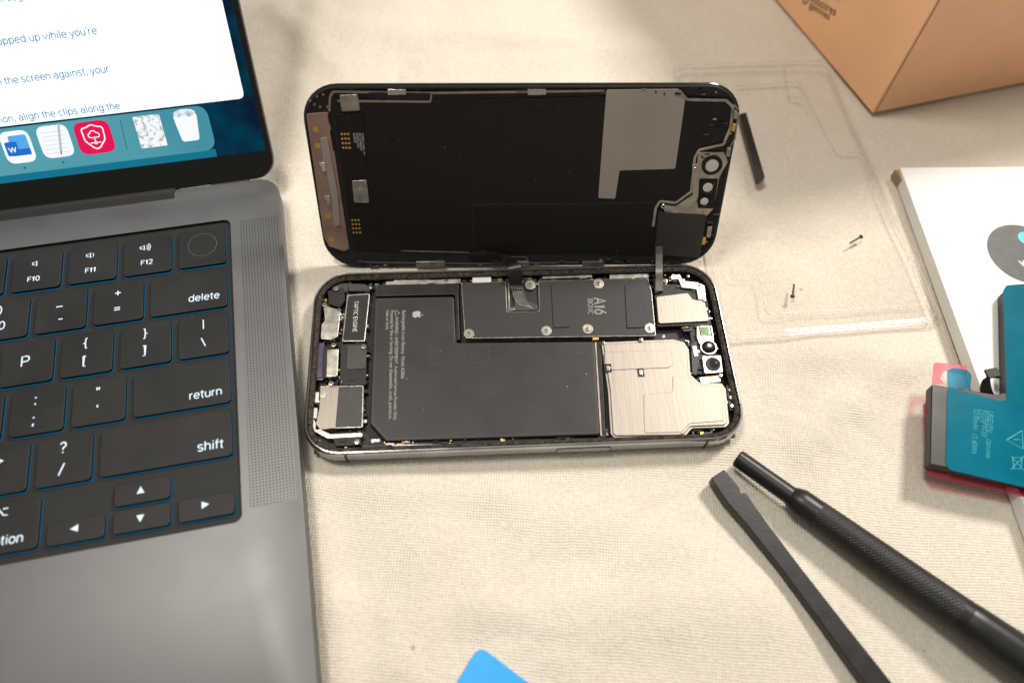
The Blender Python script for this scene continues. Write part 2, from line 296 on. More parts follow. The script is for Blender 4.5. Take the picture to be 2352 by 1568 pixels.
# ------------------------------------------------------------------ tablecloth
def cloth():
    m=bpy.data.materials.new("linen_cloth"); m.use_nodes=True; nt=m.node_tree; N=nt.nodes; L=nt.links; b=N["Principled BSDF"]
    b.inputs["Roughness"].default_value=.9; b.inputs["Specular IOR Level"].default_value=.15; b.inputs["Sheen Weight"].default_value=.1
    tc=N.new("ShaderNodeTexCoord"); mp=N.new("ShaderNodeMapping"); mp.inputs["Rotation"].default_value=(0,0,.12)
    wn=N.new("ShaderNodeTexNoise"); wn.inputs["Scale"].default_value=25; wn.inputs["Detail"].default_value=2; L.new(tc.outputs["Object"],wn.inputs[0])
    vm=N.new("ShaderNodeVectorMath"); vm.operation='MULTIPLY_ADD'; vm.inputs[1].default_value=(.004,.004,0); L.new(wn.outputs["Color"],vm.inputs[0]); L.new(tc.outputs["Object"],vm.inputs[2]); L.new(vm.outputs[0],mp.inputs[0])
    ws=[]
    for d in("X","Y"):
        w=N.new("ShaderNodeTexWave"); w.bands_direction=d; w.inputs["Scale"].default_value=345; w.inputs["Distortion"].default_value=2.6
        w.inputs["Detail"].default_value=3; w.inputs["Detail Scale"].default_value=1.6; L.new(mp.outputs[0],w.inputs[0]); ws.append(w)
    mu=N.new("ShaderNodeMath"); mu.operation='MULTIPLY'; L.new(ws[0].outputs["Fac"],mu.inputs[0]); L.new(ws[1].outputs["Fac"],mu.inputs[1])
    n1=N.new("ShaderNodeTexNoise"); n1.inputs["Scale"].default_value=9; n1.inputs["Detail"].default_value=6; L.new(mp.outputs[0],n1.inputs[0])
    n2=N.new("ShaderNodeTexNoise"); n2.inputs["Scale"].default_value=700; n2.inputs["Detail"].default_value=3; L.new(mp.outputs[0],n2.inputs[0])
    c1=N.new("ShaderNodeValToRGB"); e=c1.color_ramp.elements; e[0].color=(.56,.49,.395,1); e[1].color=(.83,.78,.69,1); e[0].position=.05; e[1].position=.68
    av=N.new("ShaderNodeMath"); av.operation='MULTIPLY_ADD'; av.inputs[1].default_value=.58; L.new(n2.outputs["Fac"],av.inputs[0]); 
    hm=N.new("ShaderNodeMath"); hm.operation='MULTIPLY'; hm.inputs[1].default_value=.64; L.new(mu.outputs[0],hm.inputs[0]); L.new(hm.outputs[0],av.inputs[2]); L.new(av.outputs[0],c1.inputs[0])
    c2=N.new("ShaderNodeValToRGB"); e=c2.color_ramp.elements; e[0].position=.3; e[1].position=.7; e[0].color=(.91,.89,.86,1); e[1].color=(1,1,1,1); L.new(n1.outputs["Fac"],c2.inputs[0])
    mx=N.new("ShaderNodeMix"); mx.data_type='RGBA'; mx.blend_type='MULTIPLY'; mx.inputs[0].default_value=1; L.new(c1.outputs[0],mx.inputs[6]); L.new(c2.outputs[0],mx.inputs[7])
    v=N.new("ShaderNodeTexVoronoi"); v.inputs["Scale"].default_value=26; L.new(vm.outputs[0],v.inputs[0])
    c3=N.new("ShaderNodeValToRGB"); e=c3.color_ramp.elements; e[0].position=.012; e[1].position=.024; e[0].color=(.50,.36,.24,1); e[1].color=(1,1,1,1); L.new(v.outputs["Distance"],c3.inputs[0])
    mx2=N.new("ShaderNodeMix"); mx2.data_type='RGBA'; mx2.blend_type='MULTIPLY'; mx2.inputs[0].default_value=.6; L.new(mx.outputs[2],mx2.inputs[6]); L.new(c3.outputs[0],mx2.inputs[7])
    L.new(mx2.outputs[2],b.inputs["Base Color"])
    bp=N.new("ShaderNodeBump"); bp.inputs["Strength"].default_value=.8; bp.inputs["Distance"].default_value=.00045; L.new(av.outputs[0],bp.inputs["Height"])
    n3=N.new("ShaderNodeTexNoise"); n3.inputs["Scale"].default_value=15; n3.inputs["Detail"].default_value=2.5; n3.inputs["Distortion"].default_value=1.0; L.new(tc.outputs["Object"],n3.inputs[0])
    bp2=N.new("ShaderNodeBump"); bp2.inputs["Strength"].default_value=.8; bp2.inputs["Distance"].default_value=.0055; L.new(n3.outputs["Fac"],bp2.inputs["Height"]); L.new(bp.outputs[0],bp2.inputs["Normal"]); L.new(bp2.outputs[0],b.inputs["Normal"])
    return m
def segd(p,a,b):
    p=Vector(p);a=Vector(a);b=Vector(b); t=max(0,min(1,(p-a).dot(b-a)/(b-a).length_squared)); return (p-(a+(b-a)*t)).length
folds=[]
for pa,pb,w,h in [((655,395),(700,520),3.5,2.2),((668,560),(690,760),3,1.8),((705,1100),(760,1400),5,2.8),((760,1400),(790,1568),6,2.8),((655,470),(720,620),3,1.8),((730,20),(660,380),8,2.8),
                  ((760,1110),(1150,1130),7,1.8),((1150,1440),(1750,1380),14,3.4),((1720,800),(2120,820),8,1.5),((1250,1180),(1600,1250),10,1.6),((800,60),(1500,110),11,2.0),((1780,600),(1930,900),9,1.0),((1000,1250),(900,1500),10,2.2),((2050,850),(1850,1010),7,1.8),((640,20),(760,150),6,1.8),((1560,30),(1800,110),8,1.6)]:
    folds.append((unp(*pa,TAB),unp(*pb,TAB),w,h))
from mathutils import noise
def hz(x,y):
    h=(noise.noise(Vector((x/65,y/65,0)))-.5)*1.8+noise.noise(Vector((x/28,y/28,5)))*.5-.35
    for a,b,w,hh in folds:
        d=segd((x,y),a,b)
        if d<3.5*w: h+=hh*math.exp(-(d/w)**2)
    def rect(x0,x1,y0,y1,m=5):
        dx=max(x0-x,0,x-x1); dy=max(y0-y,0,y-y1); return min(1,math.hypot(dx,dy)/m)
    k=rect(-74,75,-36,72,4)
    v=LP.Ri@Vector((x-LP.o.x,y-LP.o.y,0)); dx=max(-300-v.x,0,v.x-19.4); dy=max(-192-v.y,0,v.y-30); k=min(k,min(1,math.hypot(dx,dy)/4))
    h=min(h,2.8)
    for a,b,m in press:
        d=segd((x,y),a,b)
        if d<m+8: h=min(h,0)*1+max(h,0)*max(0,min(1,(d-m)/8))
    return h*k-.02
press=[(unp(1660,1090,TAB),unp(2060,1620,TAB),5),(unp(1697,1050,TAB),unp(2352,1530,TAB),6),(unp(1620,400,TAB),unp(2000,400,TAB),34),(unp(1700,650,TAB),unp(2100,650,TAB),26),(unp(2200,420,TAB),unp(2450,1200,TAB),30),(unp(1120,1560,TAB),unp(1120,1640,TAB),12)]
xs=[-900+50*i for i in range(12)]+[-300+3.*i for i in range(200)]+[300+50*i for i in range(13)]
ys=[-500+40*i for i in range(8)]+[-180+3.*i for i in range(int(430/3.))]+[330+60*i for i in range(10)]
V=[(x,y,hz(x,y)) for y in ys for x in xs]; nx=len(xs)
Fc=[[j*nx+i,j*nx+i+1,(j+1)*nx+i+1,(j+1)*nx+i] for j in range(len(ys)-1) for i in range(nx-1)]
tc_=mk("tablecloth",V,Fc,cloth(),TAB,None,0,180); tc_["kind"]="structure"; tc_["label"]="cream linen cloth with soft wrinkles covering the table"
# ------------------------------------------------------------------ smartphone
ph=thing("smartphone",TAB,"opened black smartphone with its screen lifted up, lying on the cloth","smartphone")
def O(o,z): return (rr(0,0,73.75-o,35.75-o,max(1,12.4-o)),z)
hous=loft("housing",[O(1.6,.15),O(.5,.6),O(.08,1.8),O(0,3.5),O(.02,5.8),O(.12,6.8),O(.35,7.4),O(.65,7.7),O(.95,7.75),O(1.15,7.6),O(1.25,6.9),O(2.9,6.6),O(3.0,1.6)],[M_band,M_black],TAB,ph,idx=[0,0,0,0,0,0,0,0,0,0,1,1,1])
def dense(P,k):
    out=[]
    for i in range(len(P)):
        a=P[i];b=P[(i+1)%len(P)]; m=max(1,int(math.dist(a,b)/k))
        for j in range(m): out.append((a[0]+(b[0]-a[0])*j/m,a[1]+(b[1]-a[1])*j/m))
    return out
base=dense(rr(0,0,73.75-1.95,35.75-1.95,10.45,12),.45); nb=len(base)
V=[];Fc=[]
for i,(x,y) in enumerate(base):
    a=Vector(base[i-1]);c=Vector(base[(i+1)%nb]); d=(c-a).normalized(); nn=Vector((-d.y,d.x)) # inward
    for o,zz,jz in((-.62,6.95,0),(-.4,7.15,.08),(0,7.2,.2),(.4,7.05,.2),(.75+random.uniform(-.25,.25),6.65,0)):
        q=Vector((x,y))+nn*(o+random.uniform(-.04,.04)); V.append((q.x,q.y,zz+random.uniform(-jz,jz)*.8))
for i in range(nb):
    j=(i+1)%nb
    for k in range(4): Fc.append([5*i+k,5*i+k+1,5*j+k+1,5*j+k])
mk("adhesive_strip",V,Fc,M_glue,TAB,hous,0,180)
# side button
SB=Fr((0,-35.75,0),Matrix.Rotation(math.pi/2,3,'X'))
b0=unp(1277,1041,SB,0.1); b1=unp(1400,1035,SB,.1)
prism("side_button",rr((b0[0]+b1[0])/2,4.4,abs(b1[0]-b0[0])/2,1.3,1.25),-.3,.28,M_band,SB,hous,bev=.15)
strokes("button_gap",[rr((b0[0]+b1[0])/2,4.4,abs(b1[0]-b0[0])/2+.15,1.45,1.4)],.3,.06,M_black,SB,hous,closed=True)
for px in (795,1622):
    a=unp(px,1052 if px<1000 else 1020,SB,.05); prism("antenna_line",box4(a[0],4,.9,6.2),-.2,.03,M_dark,SB,hous,bev=0)
# dense small circuitry on the midframe
V=[];Fc=[];I=[]
def addbox(x,y,w,h,z0,z1,mi):
    n=len(V)
    for zz in(z0,z1):
        V.extend([(x-w/2,y-h/2,zz),(x+w/2,y-h/2,zz),(x+w/2,y+h/2,zz),(x-w/2,y+h/2,zz)])
    for f in([0,3,2,1],[4,5,6,7],[0,1,5,4],[1,2,6,5],[2,3,7,6],[3,0,4,7]): Fc.append([n+k for k in f]); I.append(mi)
addbox(0,0,141,65.5,1.65,3.0,0)
for i in range(1000):
    s=random.random()
    if s<.36: x=random.uniform(-68,68); y=random.choice((-1,1))*random.uniform(29.3,32.4)
    elif s<.62: x=random.uniform(-70,-54); y=random.uniform(-30,30)
    elif s<.9: x=random.uniform(58,70); y=random.uniform(-30,30)
    else: x=random.uniform(-20,68); y=random.uniform(26,32)
    if abs(x)>64 and abs(y)>26: continue
    w=random.choice((.4,.6,.9,1.4,2.6))*random.uniform(.7,1.2); h=random.choice((.35,.5,.8,1.3))*random.uniform(.7,1.2)
    addbox(x,y,w,h,2.9,random.uniform(3.6,6.0),random.choice((0,0,0,1,1,4,2,2,3,0)))
cc=mk("circuit_components",V,Fc,[M_dark,M_silver,M_grey,M_gold,M_steel],TAB,ph,idx=I); cc["kind"]="stuff"
# battery
ZB=6.3
bpix=[(860,683),(1043,680),(1048,786),(1366,783),(1379,998),(886,1013),(849,972)]
bt=pp("battery",bpix,2,ZB,M_batt,TAB,ph,r=1.2,bev=.55,seg=4)
def inset(pts,k):
    if area(pts)<0: pts=pts[::-1]
    out=[];n=len(pts)
    for i in range(n):
        a=Vector(pts[i-1]);b=Vector(pts[i]);c=Vector(pts[(i+1)%n]); d1=(b-a).normalized();d2=(c-b).normalized()
        n1=Vector((-d1.y,d1.x));n2=Vector((-d2.y,d2.x)); s=(n1+n2); s=s/max(.3,1+n1.dot(n2)); out.append(tuple(b+s*k))
    return out
fine=mat("fold_edge",(.050,.048,.044),.4,0,.1)
strokes("wrap_seam",[rpoly(inset(UP(bpix,TAB,ZB),.9),1)],.13,ZB+.03,fine,TAB,bt,closed=True)
strokes("pull_tab_outline",[rline(UP([(988,784),(986,830),(1000,834),(1122,832),(1124,786)],TAB,ZB),.6)],.12,ZB+.03,fine,TAB,bt)
ax,ay=unp(958,722,TAB,ZB+.04); apple(ax,ay,3.4,-math.pi/2,ZB+.05,M_ink,TAB,bt)
zt=ZB+.05
text("Rechargeable Li-ion Battery  Model A2866",(924,713),(921,869),zt,M_ink,TAB,bt,hs=1.1)
text("WARNING / AVERTISSEMENT  Authorized Service Provider Only.",(908,727),(904,965),zt,M_ink,TAB,bt,hs=1.1)
text("Potential for fire or burning. Do not disassemble, crush, puncture,",(897,713),(893,962),zt,M_ink,TAB,bt,hs=1.1)
text("heat or burn.",(887,713),(886,758),zt,M_ink,TAB,bt,hs=1.1)
strokes("warning_triangle",[UP([(908,712),(908,725),(918,718.5)],TAB,zt)],.16,zt,M_ink,TAB,bt,closed=True)
pp("battery_flex",[(862,654),(1052,650),(1056,780),(1047,782),(1045,676),(862,680)],3,5.9,M_flex,TAB,ph,r=.8,bev=.2)
# taptic engine
te=pp("vibration_motor",[(797,676),(850,673),(838,784),(785,784)],2,6.2,M_silver,TAB,ph,r=.6,bev=.2)
tf=pp("motor_cover",[(800,679),(847,676),(836,781),(788,781)],6.2,6.33,M_dark,TAB,te,r=.5,bev=.05)
stext("TAPTIC ENGINE",(814,692),(810,762),6.4,M_inkw,TAB,te,wt=.10,hs=1.1)
# screws
def screw_mesh():
    me=bpy.data.meshes.new("screw"); bm=bmesh.new(); n=20; P=[(1.0,-.5),(1.0,.05),(.85,.22),(.55,.25),(.5,.16),(0.01,.14)]
    rings=[[bm.verts.new((r*math.cos(2*math.pi*k/n)*MM,r*math.sin(2*math.pi*k/n)*MM,z*MM)) for k in range(n)] for r,z in P]
    for a,b in zip(rings,rings[1:]):
        for k in range(n): bm.faces.new((a[k],a[(k+1)%n],b[(k+1)%n],b[k]))
    bm.faces.new(rings[-1])
    for an in(.5,.5+math.pi/2):
        c,s=math.cos(an),math.sin(an); q=[(-.55,-.16),(.55,-.16),(.55,.16),(-.55,.16)]
        f=bm.faces.new([bm.verts.new(((c*x-s*y)*MM,(s*x+c*y)*MM,(.28+(.01 if an>1 else 0))*MM)) for x,y in q]); f.material_index=1
    bm.to_mesh(me); bm.free(); me.materials.append(M_steel); me.materials.append(M_dark); me.shade_smooth(); me.set_sharp_from_angle(angle=math.radians(40)); return me
SM=screw_mesh()
def screw(px,py,z,par,fr=TAB,s=1.,boss=True):
    x,y=unp(px,py,fr,z); f2=Fr(fr.w(x,y,z),fr.R); s*=.92
    ob=bpy.data.objects.new("screw",SM); M=f2.M()@Matrix.Rotation(random.random()*3,4,'Z')@Matrix.Diagonal((s,s,s,1)); reg(ob,M,par)
# logic board
ZL=6.35
lbp=[(1059,650),(1162,646),(1165,716),(1238,714),(1236,645),(1488,638),(1497,668),(1507,771),(1068,777)]
lg=pp("logic_board",lbp,2.5,ZL,M_silver,TAB,ph,r=.8,bev=.12)
M_shield=mat("board_shield_black",(.018,.0165,.0145),.5,0,.1,300,.06,2000,dust=170,spec=.4)
lc=prism("board_shield",inset(UP(lbp,TAB,ZL),.25),ZL-.05,ZL+.12,M_shield,TAB,lg,r=.7,bev=.06)
for q in ([(1266,656),(1306,654),(1309,750),(1271,752)],[(1435,655),(1474,652),(1481,751),(1440,753)]):
    pp("raised_pad",q,ZL+.1,ZL+.5,M_shield,TAB,lg,r=.5,bev=.15)
M_a16=mat("chip_print",(.30,.29,.265),.5,0,.05)
stext("A16",(1364,685),(1367,721),ZL+.16,M_a16,TAB,lg,wt=.11,hs=1.3)
stext("BIONIC",(1350,686),(1351,721),ZL+.16,M_a16,TAB,lg,wt=.10,hs=1.25)
for p in((1218,654),(1375,651),(1077,766),(1255,759),(1350,755),(1493,753)):
    x,y,a,b=lb(p[0],p[1],24,22,TAB,ZL+.2)
    prism("screw_tab",rr(x,y,a/2,b/2,min(a,b)/2-.05,4),ZL-.5,ZL+.25,M_silver,TAB,lg,bev=.1); screw(p[0],p[1],ZL+.55,lg,s=.8)
# flex connector on board
pp("connector_plate",[(1160,640),(1232,640),(1236,716),(1166,718)],3,5.6,M_dark,TAB,ph,r=.5)
strokes("connector_frame",[UP([(1168,650),(1170,713),(1234,711)],TAB,5.9)],.5,5.9,M_silver,TAB,ph)
fc=pp("display_connector",[(1172,660),(1200,655),(1212,690),(1236,700),(1236,712),(1180,714),(1182,690)],5.6,6.5,M_patch,TAB,ph,r=.8,bev=.15)
for k in range(6):
    o=k*4.5
    strokes("flex_trace",[rline(UP([(1176+o*.9,658),(1180+o*.9,682),(1192+o,700),(1214+o*.5,704+k)],TAB,6.56),1)],.13,6.56+.002*k,M_silver,TAB,fc)
screw(1178,709,6.6,ph,s=.9); screw(1528,645,6.2,ph); screw(1220,656,6.9,ph,s=.5)
# earpiece / top right
pp("speaker_base",[(1503,672),(1512,652),(1610,655),(1625,690),(1634,745),(1510,750)],2.5,5.6,M_dark,TAB,ph,r=.8)
pp("speaker_plate",[(1507,681),(1580,672),(1592,688),(1618,690),(1630,737),(1512,743)],5.6,6.3,M_brush,TAB,ph,r=1.2,bev=.2)
pp("top_bracket",[(1540,632),(1562,630),(1568,645),(1600,648),(1618,655),(1622,688),(1604,688),(1600,664),(1566,660),(1558,640),(1542,642)],4.5,6.5,M_silver,TAB,ph,r=.6)
screw(1617,688,6.6,ph,s=.8); screw(1607,654,6.7,ph,s=.6); screw(1580,634,6.2,ph,s=.6)
pp("black_flex_fold",[(1500,640),(1524,638),(1524,668),(1504,674)],4,6.6,M_flex,TAB,ph,r=.5)
# camera shield
ZS=6.7
shp=[(1380,785),(1546,778),(1572,785),(1583,802),(1587,860),(1606,877),(1658,879),(1668,893),(1676,972),(1668,981),(1590,984),(1576,1000),(1560,1004),(1412,1006),(1402,996),(1396,900)]
cs=pp("camera_shield",shp,2.5,ZS-.45,M_brush,TAB,ph,r=1.2,bev=.3,seg=3)
prism("shield_step",inset(UP(shp,TAB,ZS),.9),ZS-.5,ZS,M_brush,TAB,cs,r=1.2,bev=.3,seg=3)
pp("embossed_panel",[(1388,808),(1543,803),(1545,838),(1536,844),(1390,850)],ZS-.1,ZS+.2,M_brush,TAB,cs,r=.8,bev=.18)
pp("embossed_panel",[(1545,862),(1580,866),(1600,886),(1655,888),(1664,966),(1585,972),(1566,992),(1480,994),(1478,905),(1545,900)],ZS-.1,ZS+.18,M_brush,TAB,cs,r=.9,bev=.16)
for p in((1472,855),(1397,845)):
    x,y,a,b=lb(*p,20,22,TAB,ZS+.1); prism("spring_slot",box4(x,y,a*.75,b*.85),ZS,ZS+.2,M_dark,TAB,cs,bev=.03); prism("clip_tongue",box4(x,y,a*.4,b*.5),ZS,ZS+.3,M_steel,TAB,cs,bev=.08)
screw(1472,780,6.9,ph,s=.8); screw(1523,773,6.9,ph,s=.7); screw(1386,786,7,ph,s=.6)
pp("flex_joint",[(1360,772),(1374,771),(1376,779),(1362,781)],4,5.9,M_gold,TAB,ph,r=.3)
# front camera modules
pr("camera_bracket",1617,800,52,116,2.5,5.2,M_dark,TAB,ph,r=1)
cm=pp("sensor_module",[(1600,748),(1635,746),(1640,775),(1640,790),(1606,790),(1600,775)],4,6.2,M_silver,TAB,ph,r=.8,bev=.2)
pr("green_sensor",1620,758,19,17,6.2,6.4,M_green,TAB,cm,r=.3)
strokes("sensor_rim",[box4(*lb(1620,758,25,23,TAB,6.25))],.5,6.25,M_dark,TAB,cm,closed=True)
x,y,a,b=lb(1628,796,40,40,TAB,6.2)
dm=prism("projector_ring",circ(x,y,a/2),3,6.0,M_silver,TAB,ph,bev=.2)
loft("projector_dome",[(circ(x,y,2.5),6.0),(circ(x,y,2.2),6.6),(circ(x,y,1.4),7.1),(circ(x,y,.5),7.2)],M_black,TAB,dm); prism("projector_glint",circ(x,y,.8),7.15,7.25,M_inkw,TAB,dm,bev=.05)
cm2=pp("front_camera",[(1612,818),(1656,815),(1661,855),(1618,858)],3,6.4,M_silver,TAB,ph,r=.6,bev=.2)
x,y,a,b=lb(1638,836,34,34,TAB,6.4)
loft("lens_barrel",[(circ(x,y,2.6),6.4),(circ(x,y,2.6),6.75),(circ(x,y,2.1),6.8),(circ(x,y,1.7),6.6)],M_black,TAB,cm2); prism("lens",circ(x,y,1.2),6.6,6.86,M_lens,TAB,cm2,bev=.2)
pp("flex_bracket",[(1587,790),(1600,782),(1606,830),(1600,862),(1590,858)],4,6,M_grey,TAB,ph,r=.4); pr("small_sensor",1597,806,10,24,6,6.3,M_silver,TAB,ph,r=.3)
pp("foot_bracket",[(1606,866),(1652,862),(1656,876),(1610,880)],4,5.8,M_silver,TAB,ph,r=.3)
for p in((1677,895),(1679,913),(1681,932),(1637,688),(1655,862)): screw(p[0],p[1],6.2,ph,s=.75)
pp("edge_contact",[(1668,884),(1686,882),(1692,940),(1676,942)],3.5,5.7,M_grey,TAB,ph,r=.4)
pp("flex_strip",[(1370,784),(1380,784),(1392,1004),(1382,1006)],3,5.6,M_flex,TAB,ph,r=.2); strokes("flex_edge",[UP([(1368,786),(1381,1000)],TAB,5.9)],.5,5.9,M_line,TAB,ph)
# left side parts
pp("charge_bracket",[(742,700),(783,712),(776,772),(762,780),(736,778),(738,745),(746,735)],3,6.1,M_silver,TAB,ph,r=.7,bev=.2)
pp("corner_flex",[(752,668),(790,660),(792,690),(780,706),(756,698)],3,5.6,M_dark,TAB,ph,r=.6)
pp("corner_bracket",[(760,655),(788,650),(838,652),(850,660),(845,668),(795,668),(766,676)],3,5.5,M_grey,TAB,ph,r=.5)
pp("port_block",[(730,788),(745,786),(742,866),(728,868),(722,840)],3,5.8,M_purple,TAB,ph,r=.4)
pp("port_housing",[(748,803),(778,800),(775,864),(746,866)],3,6.0,M_silver,TAB,ph,r=.6,bev=.2)
pp("port_housing_band",[(742,798),(752,798),(750,868),(740,868)],3,6.2,M_dark,TAB,ph,r=.3)
pp("microphone_block",[(783,790),(843,788),(840,884),(780,884)],3,5.7,M_dark,TAB,ph,r=.6)
pp("microphone_cover",[(798,794),(842,792),(840,846),(796,848)],5.7,6.0,M_grey,TAB,ph,r=.5)
pp("speaker_frame",[(736,888),(778,886),(772,982),(722,988),(733,940)],3,5.9,M_brush,TAB,ph,r=.6)
pp("speaker_box",[(778,888),(834,887),(832,978),(770,980)],3,6.1,M_grey,TAB,ph,r=.6,bev=.25)
strokes("speaker_trim",[rline(UP([(736,888),(834,886),(832,980),(768,982)],TAB,6.15),.5)],.3,6.15,M_silver,TAB,ph)
pp("lower_rail",[(720,960),(736,985),(760,996),(832,992),(834,1003),(752,1007),(722,990),(714,965)],3,5.9,M_silver,TAB,ph,r=.8,bev=.2)
pp("lower_flex",[(765,1003),(828,1001),(830,1022),(770,1024)],3,5.5,M_dark,TAB,ph,r=.4)
for p in((772,663),(745,700),(778,713),(835,796),(760,880),(820,1014),(731,1014),(766,792)): screw(p[0],p[1],6.3,ph,s=.95)
for p in((728,912),(724,948)): pr("contact_pin",*p,8,24,3,6.0,M_white,TAB,ph,r=.3)
pr("contact_pin",741,905,12,16,3,6.1,M_silver,TAB,ph,r=.3)
for q in ([(886,646),(1058,640),(1058,650),(886,656)],[(905,636),(985,634),(985,644),(905,646)],[(1245,634),(1360,630),(1360,636),(1245,640)],[(1400,630),(1490,628),(1492,637),(1400,640)]):
    pp("edge_rail",q,4,5.8,M_silver,TAB,ph,r=.3,bev=.15)
pp("white_pad",[(1085,637),(1128,636),(1128,648),(1085,649)],4,6.1,M_white,TAB,ph,r=.3)
for x0,x1,y in((900,1010,1024),(1105,1160,1022),(1175,1295,1019),(1400,1560,1014),(1500,1530,1010),(840,890,1027)):
    pp("edge_rail",[(x0,y-4),(x1,y-5),(x1,y+3),(x0,y+4)],4,6.0,random.choice((M_silver,M_grey)),TAB,ph,r=.2,bev=.1)
pp("frame_ledge",[(845,1014),(1385,1004),(1386,1014),(846,1024)],2.5,5.0,M_dark,TAB,ph)
# ------------------------------------------------------------------ lifted display
def Q(o,z): return (rr(0,35.0,73.3-o,35.4-o,max(1,12.6-o)),z)
dp=loft("display_assembly",[Q(.5,-1.9),Q(.05,-1.7),Q(0,-1.2),Q(.2,-.9),Q(.6,-.8),Q(.8,-.1),Q(1.2,.0),Q(1.6,-.25)],[M_glass,M_dark],DS,ph,idx=[0,0,0,1,1,1,1,1])
D=lambda n,q,z0,z1,m,**k: pp(n,q,z0,z1,m,DS,dp,**k)
D("display_backplate",[(832,236),(1392,222),(1572,226),(1676,232),(1668,300),(1604,342),(1588,440),(1540,470),(1508,480),(1500,585),(860,576)],-.3,.1,M_black,r=1,bev=.08)
D("copper_bracket",[(703,262),(754,258),(802,572),(790,577),(756,566),(744,545)],-.2,.25,M_copper,r=.8,bev=.1)
D("bracket_rail",[(735,318),(752,316),(775,440),(782,518),(768,520),(757,430),(742,368)],.25,.7,M_beige,r=.5,bev=.15)
D("bracket_slot",[(757,300),(764,299),(772,345),(765,347)],.2,.34,M_black,r=.3,bev=.03); D("bracket_slot",[(752,262),(758,262),(762,285),(756,286)],.2,.34,M_black,r=.3,bev=.03)
D("driver_strip",[(770,262),(832,258),(862,574),(812,574)],-.2,.12,M_black,r=.3)
for p in((725,298),(729,335),(754,497),(761,550)):
    x,y,a,b=lb(*p,14,18,DS,.3); prism("solder_pad",circ(x,y,a/2,14),.2,.32,M_gold,DS,dp,bev=.03)
for p in((740,385),(751,462)): D("spring_contact",[(p[0]-9,p[1]-10),(p[0]+5,p[1]-12),(p[0]+9,p[1]+8),(p[0],p[1]+10),(p[0]-2,p[1])],.3,1.1,M_steel,r=.2)
D("connector_cap",[(779,219),(821,217),(827,254),(785,257)],-.1,.5,M_silver,r=.5)
ic=D("display_chip",[(808,416),(842,414),(848,466),(813,466)],0,.6,M_silver,r=.4)
x,y=unp(827,433,DS,.65); apple(x,y,1.6,0,.65,M_ink,DS,dp)
for (cx,cy,nx_,ny,dx,dy) in((794,324,3,4,7.5,10.5),(818,520,3,4,7.5,9.5)):
    for i in range(nx_):
        for j in range(ny):
            x,y=unp(cx+(i-1)*dx+(j-1.5)*1.2,cy+(j-1.5)*dy,DS,.2); prism("gold_contact",circ(x,y,.42,10),.1,.22,M_gold,DS,dp,bev=0)
for i,s in enumerate(("AW8B6112A0001_WP","821-03468-03","D7G2315F2","GHG23")): text(s,(831-i*7,306),(833+2-i*7,306+(50,40,34,22)[i]),.2,M_inkw,DS,dp,hs=1.)
D("shield_tape",[(1393,207),(1558,205),(1574,228),(1551,388),(1423,392),(1413,457),(1374,455)],-.1,.2,M_beige,r=.8,bev=.05)
strokes("tape_seam",[rline(UP([(1420,392),(1463,366),(1468,332),(1536,325)],DS,.22),.8)],.1,.22,M_line,DS,dp)
strokes("rose_trim",[rline(UP([(756,256),(758,222),(765,211),(985,214),(1388,209)],DS,.3),.8),rline(UP([(775,232),(988,234),(990,218)],DS,.3),.5)],.75,.3,M_line,DS,dp)
strokes("silver_trim",[rline(UP([(1560,208),(1577,229),(1668,231),(1684,246),(1678,292),(1662,332),(1606,344),(1596,362),(1588,440),(1552,466),(1516,462),(1506,478),(1500,520)],DS,.35),1)],.95,.35,M_silver,DS,dp)
strokes("silver_trim",[rline(UP([(1686,240),(1697,254),(1688,320),(1668,352)],DS,.3),1)],.5,.3,M_line,DS,dp)
fp=D("sensor_plate",[(1604,350),(1664,350),(1672,372),(1652,408),(1640,478),(1624,496),(1580,494),(1528,488),(1518,470),(1552,474),(1592,446)],-.1,.45,M_silver,r=.8,bev=.15)
for (cx,cy,r1) in((1636,381,3.0),(1626,431,2.3),(1618,463,1.9)):
    x,y=unp(cx,cy,DS,1.); loft("camera_seat",[(circ(x,y,r1+.6),.4),(circ(x,y,r1+.6),.9),(circ(x,y,r1),1.0),(circ(x,y,r1*.8),.6)],M_black,DS,dp)
    prism("window_ring",circ(x,y,r1*.78),.5,.82,M_steel,DS,dp,bev=.05); prism("camera_window",circ(x,y,r1*.55),.8,.95,M_white,DS,dp,bev=.05)
D("seat_bridge",[(1606,410),(1650,410),(1640,480),(1602,478)],.3,.5,M_black,r=.6)
D("ear_bracket",[(1590,378),(1604,376),(1602,444),(1590,446)],.3,.8,M_beige,r=.4); screw(1597,388,.9,dp,DS,.7); screw(1524,474,.8,dp,DS,1.)
D("speaker_tape",[(1513,486),(1550,490),(1622,494),(1608,592),(1503,586)],.1,.7,M_patch,r=.6,bev=.1)
for q in([(1684,284),(1691,286),(1687,302),(1679,302)],[(1612,545),(1622,545),(1619,562),(1609,562)]): D("yellow_pad",q,.1,.3,M_gold,r=.2)
for cx in(912,1234): 
    D("top_clip",[(cx-22,206),(cx+20,206),(cx+20,218),(cx-22,219)],-.3,.5,M_steel,r=.2); D("clip_base",[(cx-28,230),(cx+16,229),(cx+18,256),(cx-24,258)],0,.25,M_black,r=.3)
D("top_rib",[(846,212),(988,214),(988,230),(846,228)],0,.45,M_dark,r=.4)
for x0,x1 in((956,1022),(1166,1215),(1338,1388)): D("bottom_clip",[(x0,602),(x1,601),(x1,612),(x0,614)],-.2,1.0,M_silver,r=.3)
strokes("bottom_trim",[UP([(922,576),(1084,580)],DS,.35)],.45,.35,M_line,DS,dp)
strokes("bottom_trim",[rline(UP([(830,602),(1150,606),(1168,590),(1208,590),(1216,604),(1330,602)],DS,.3),.6)],.35,.3,M_line,DS,dp)
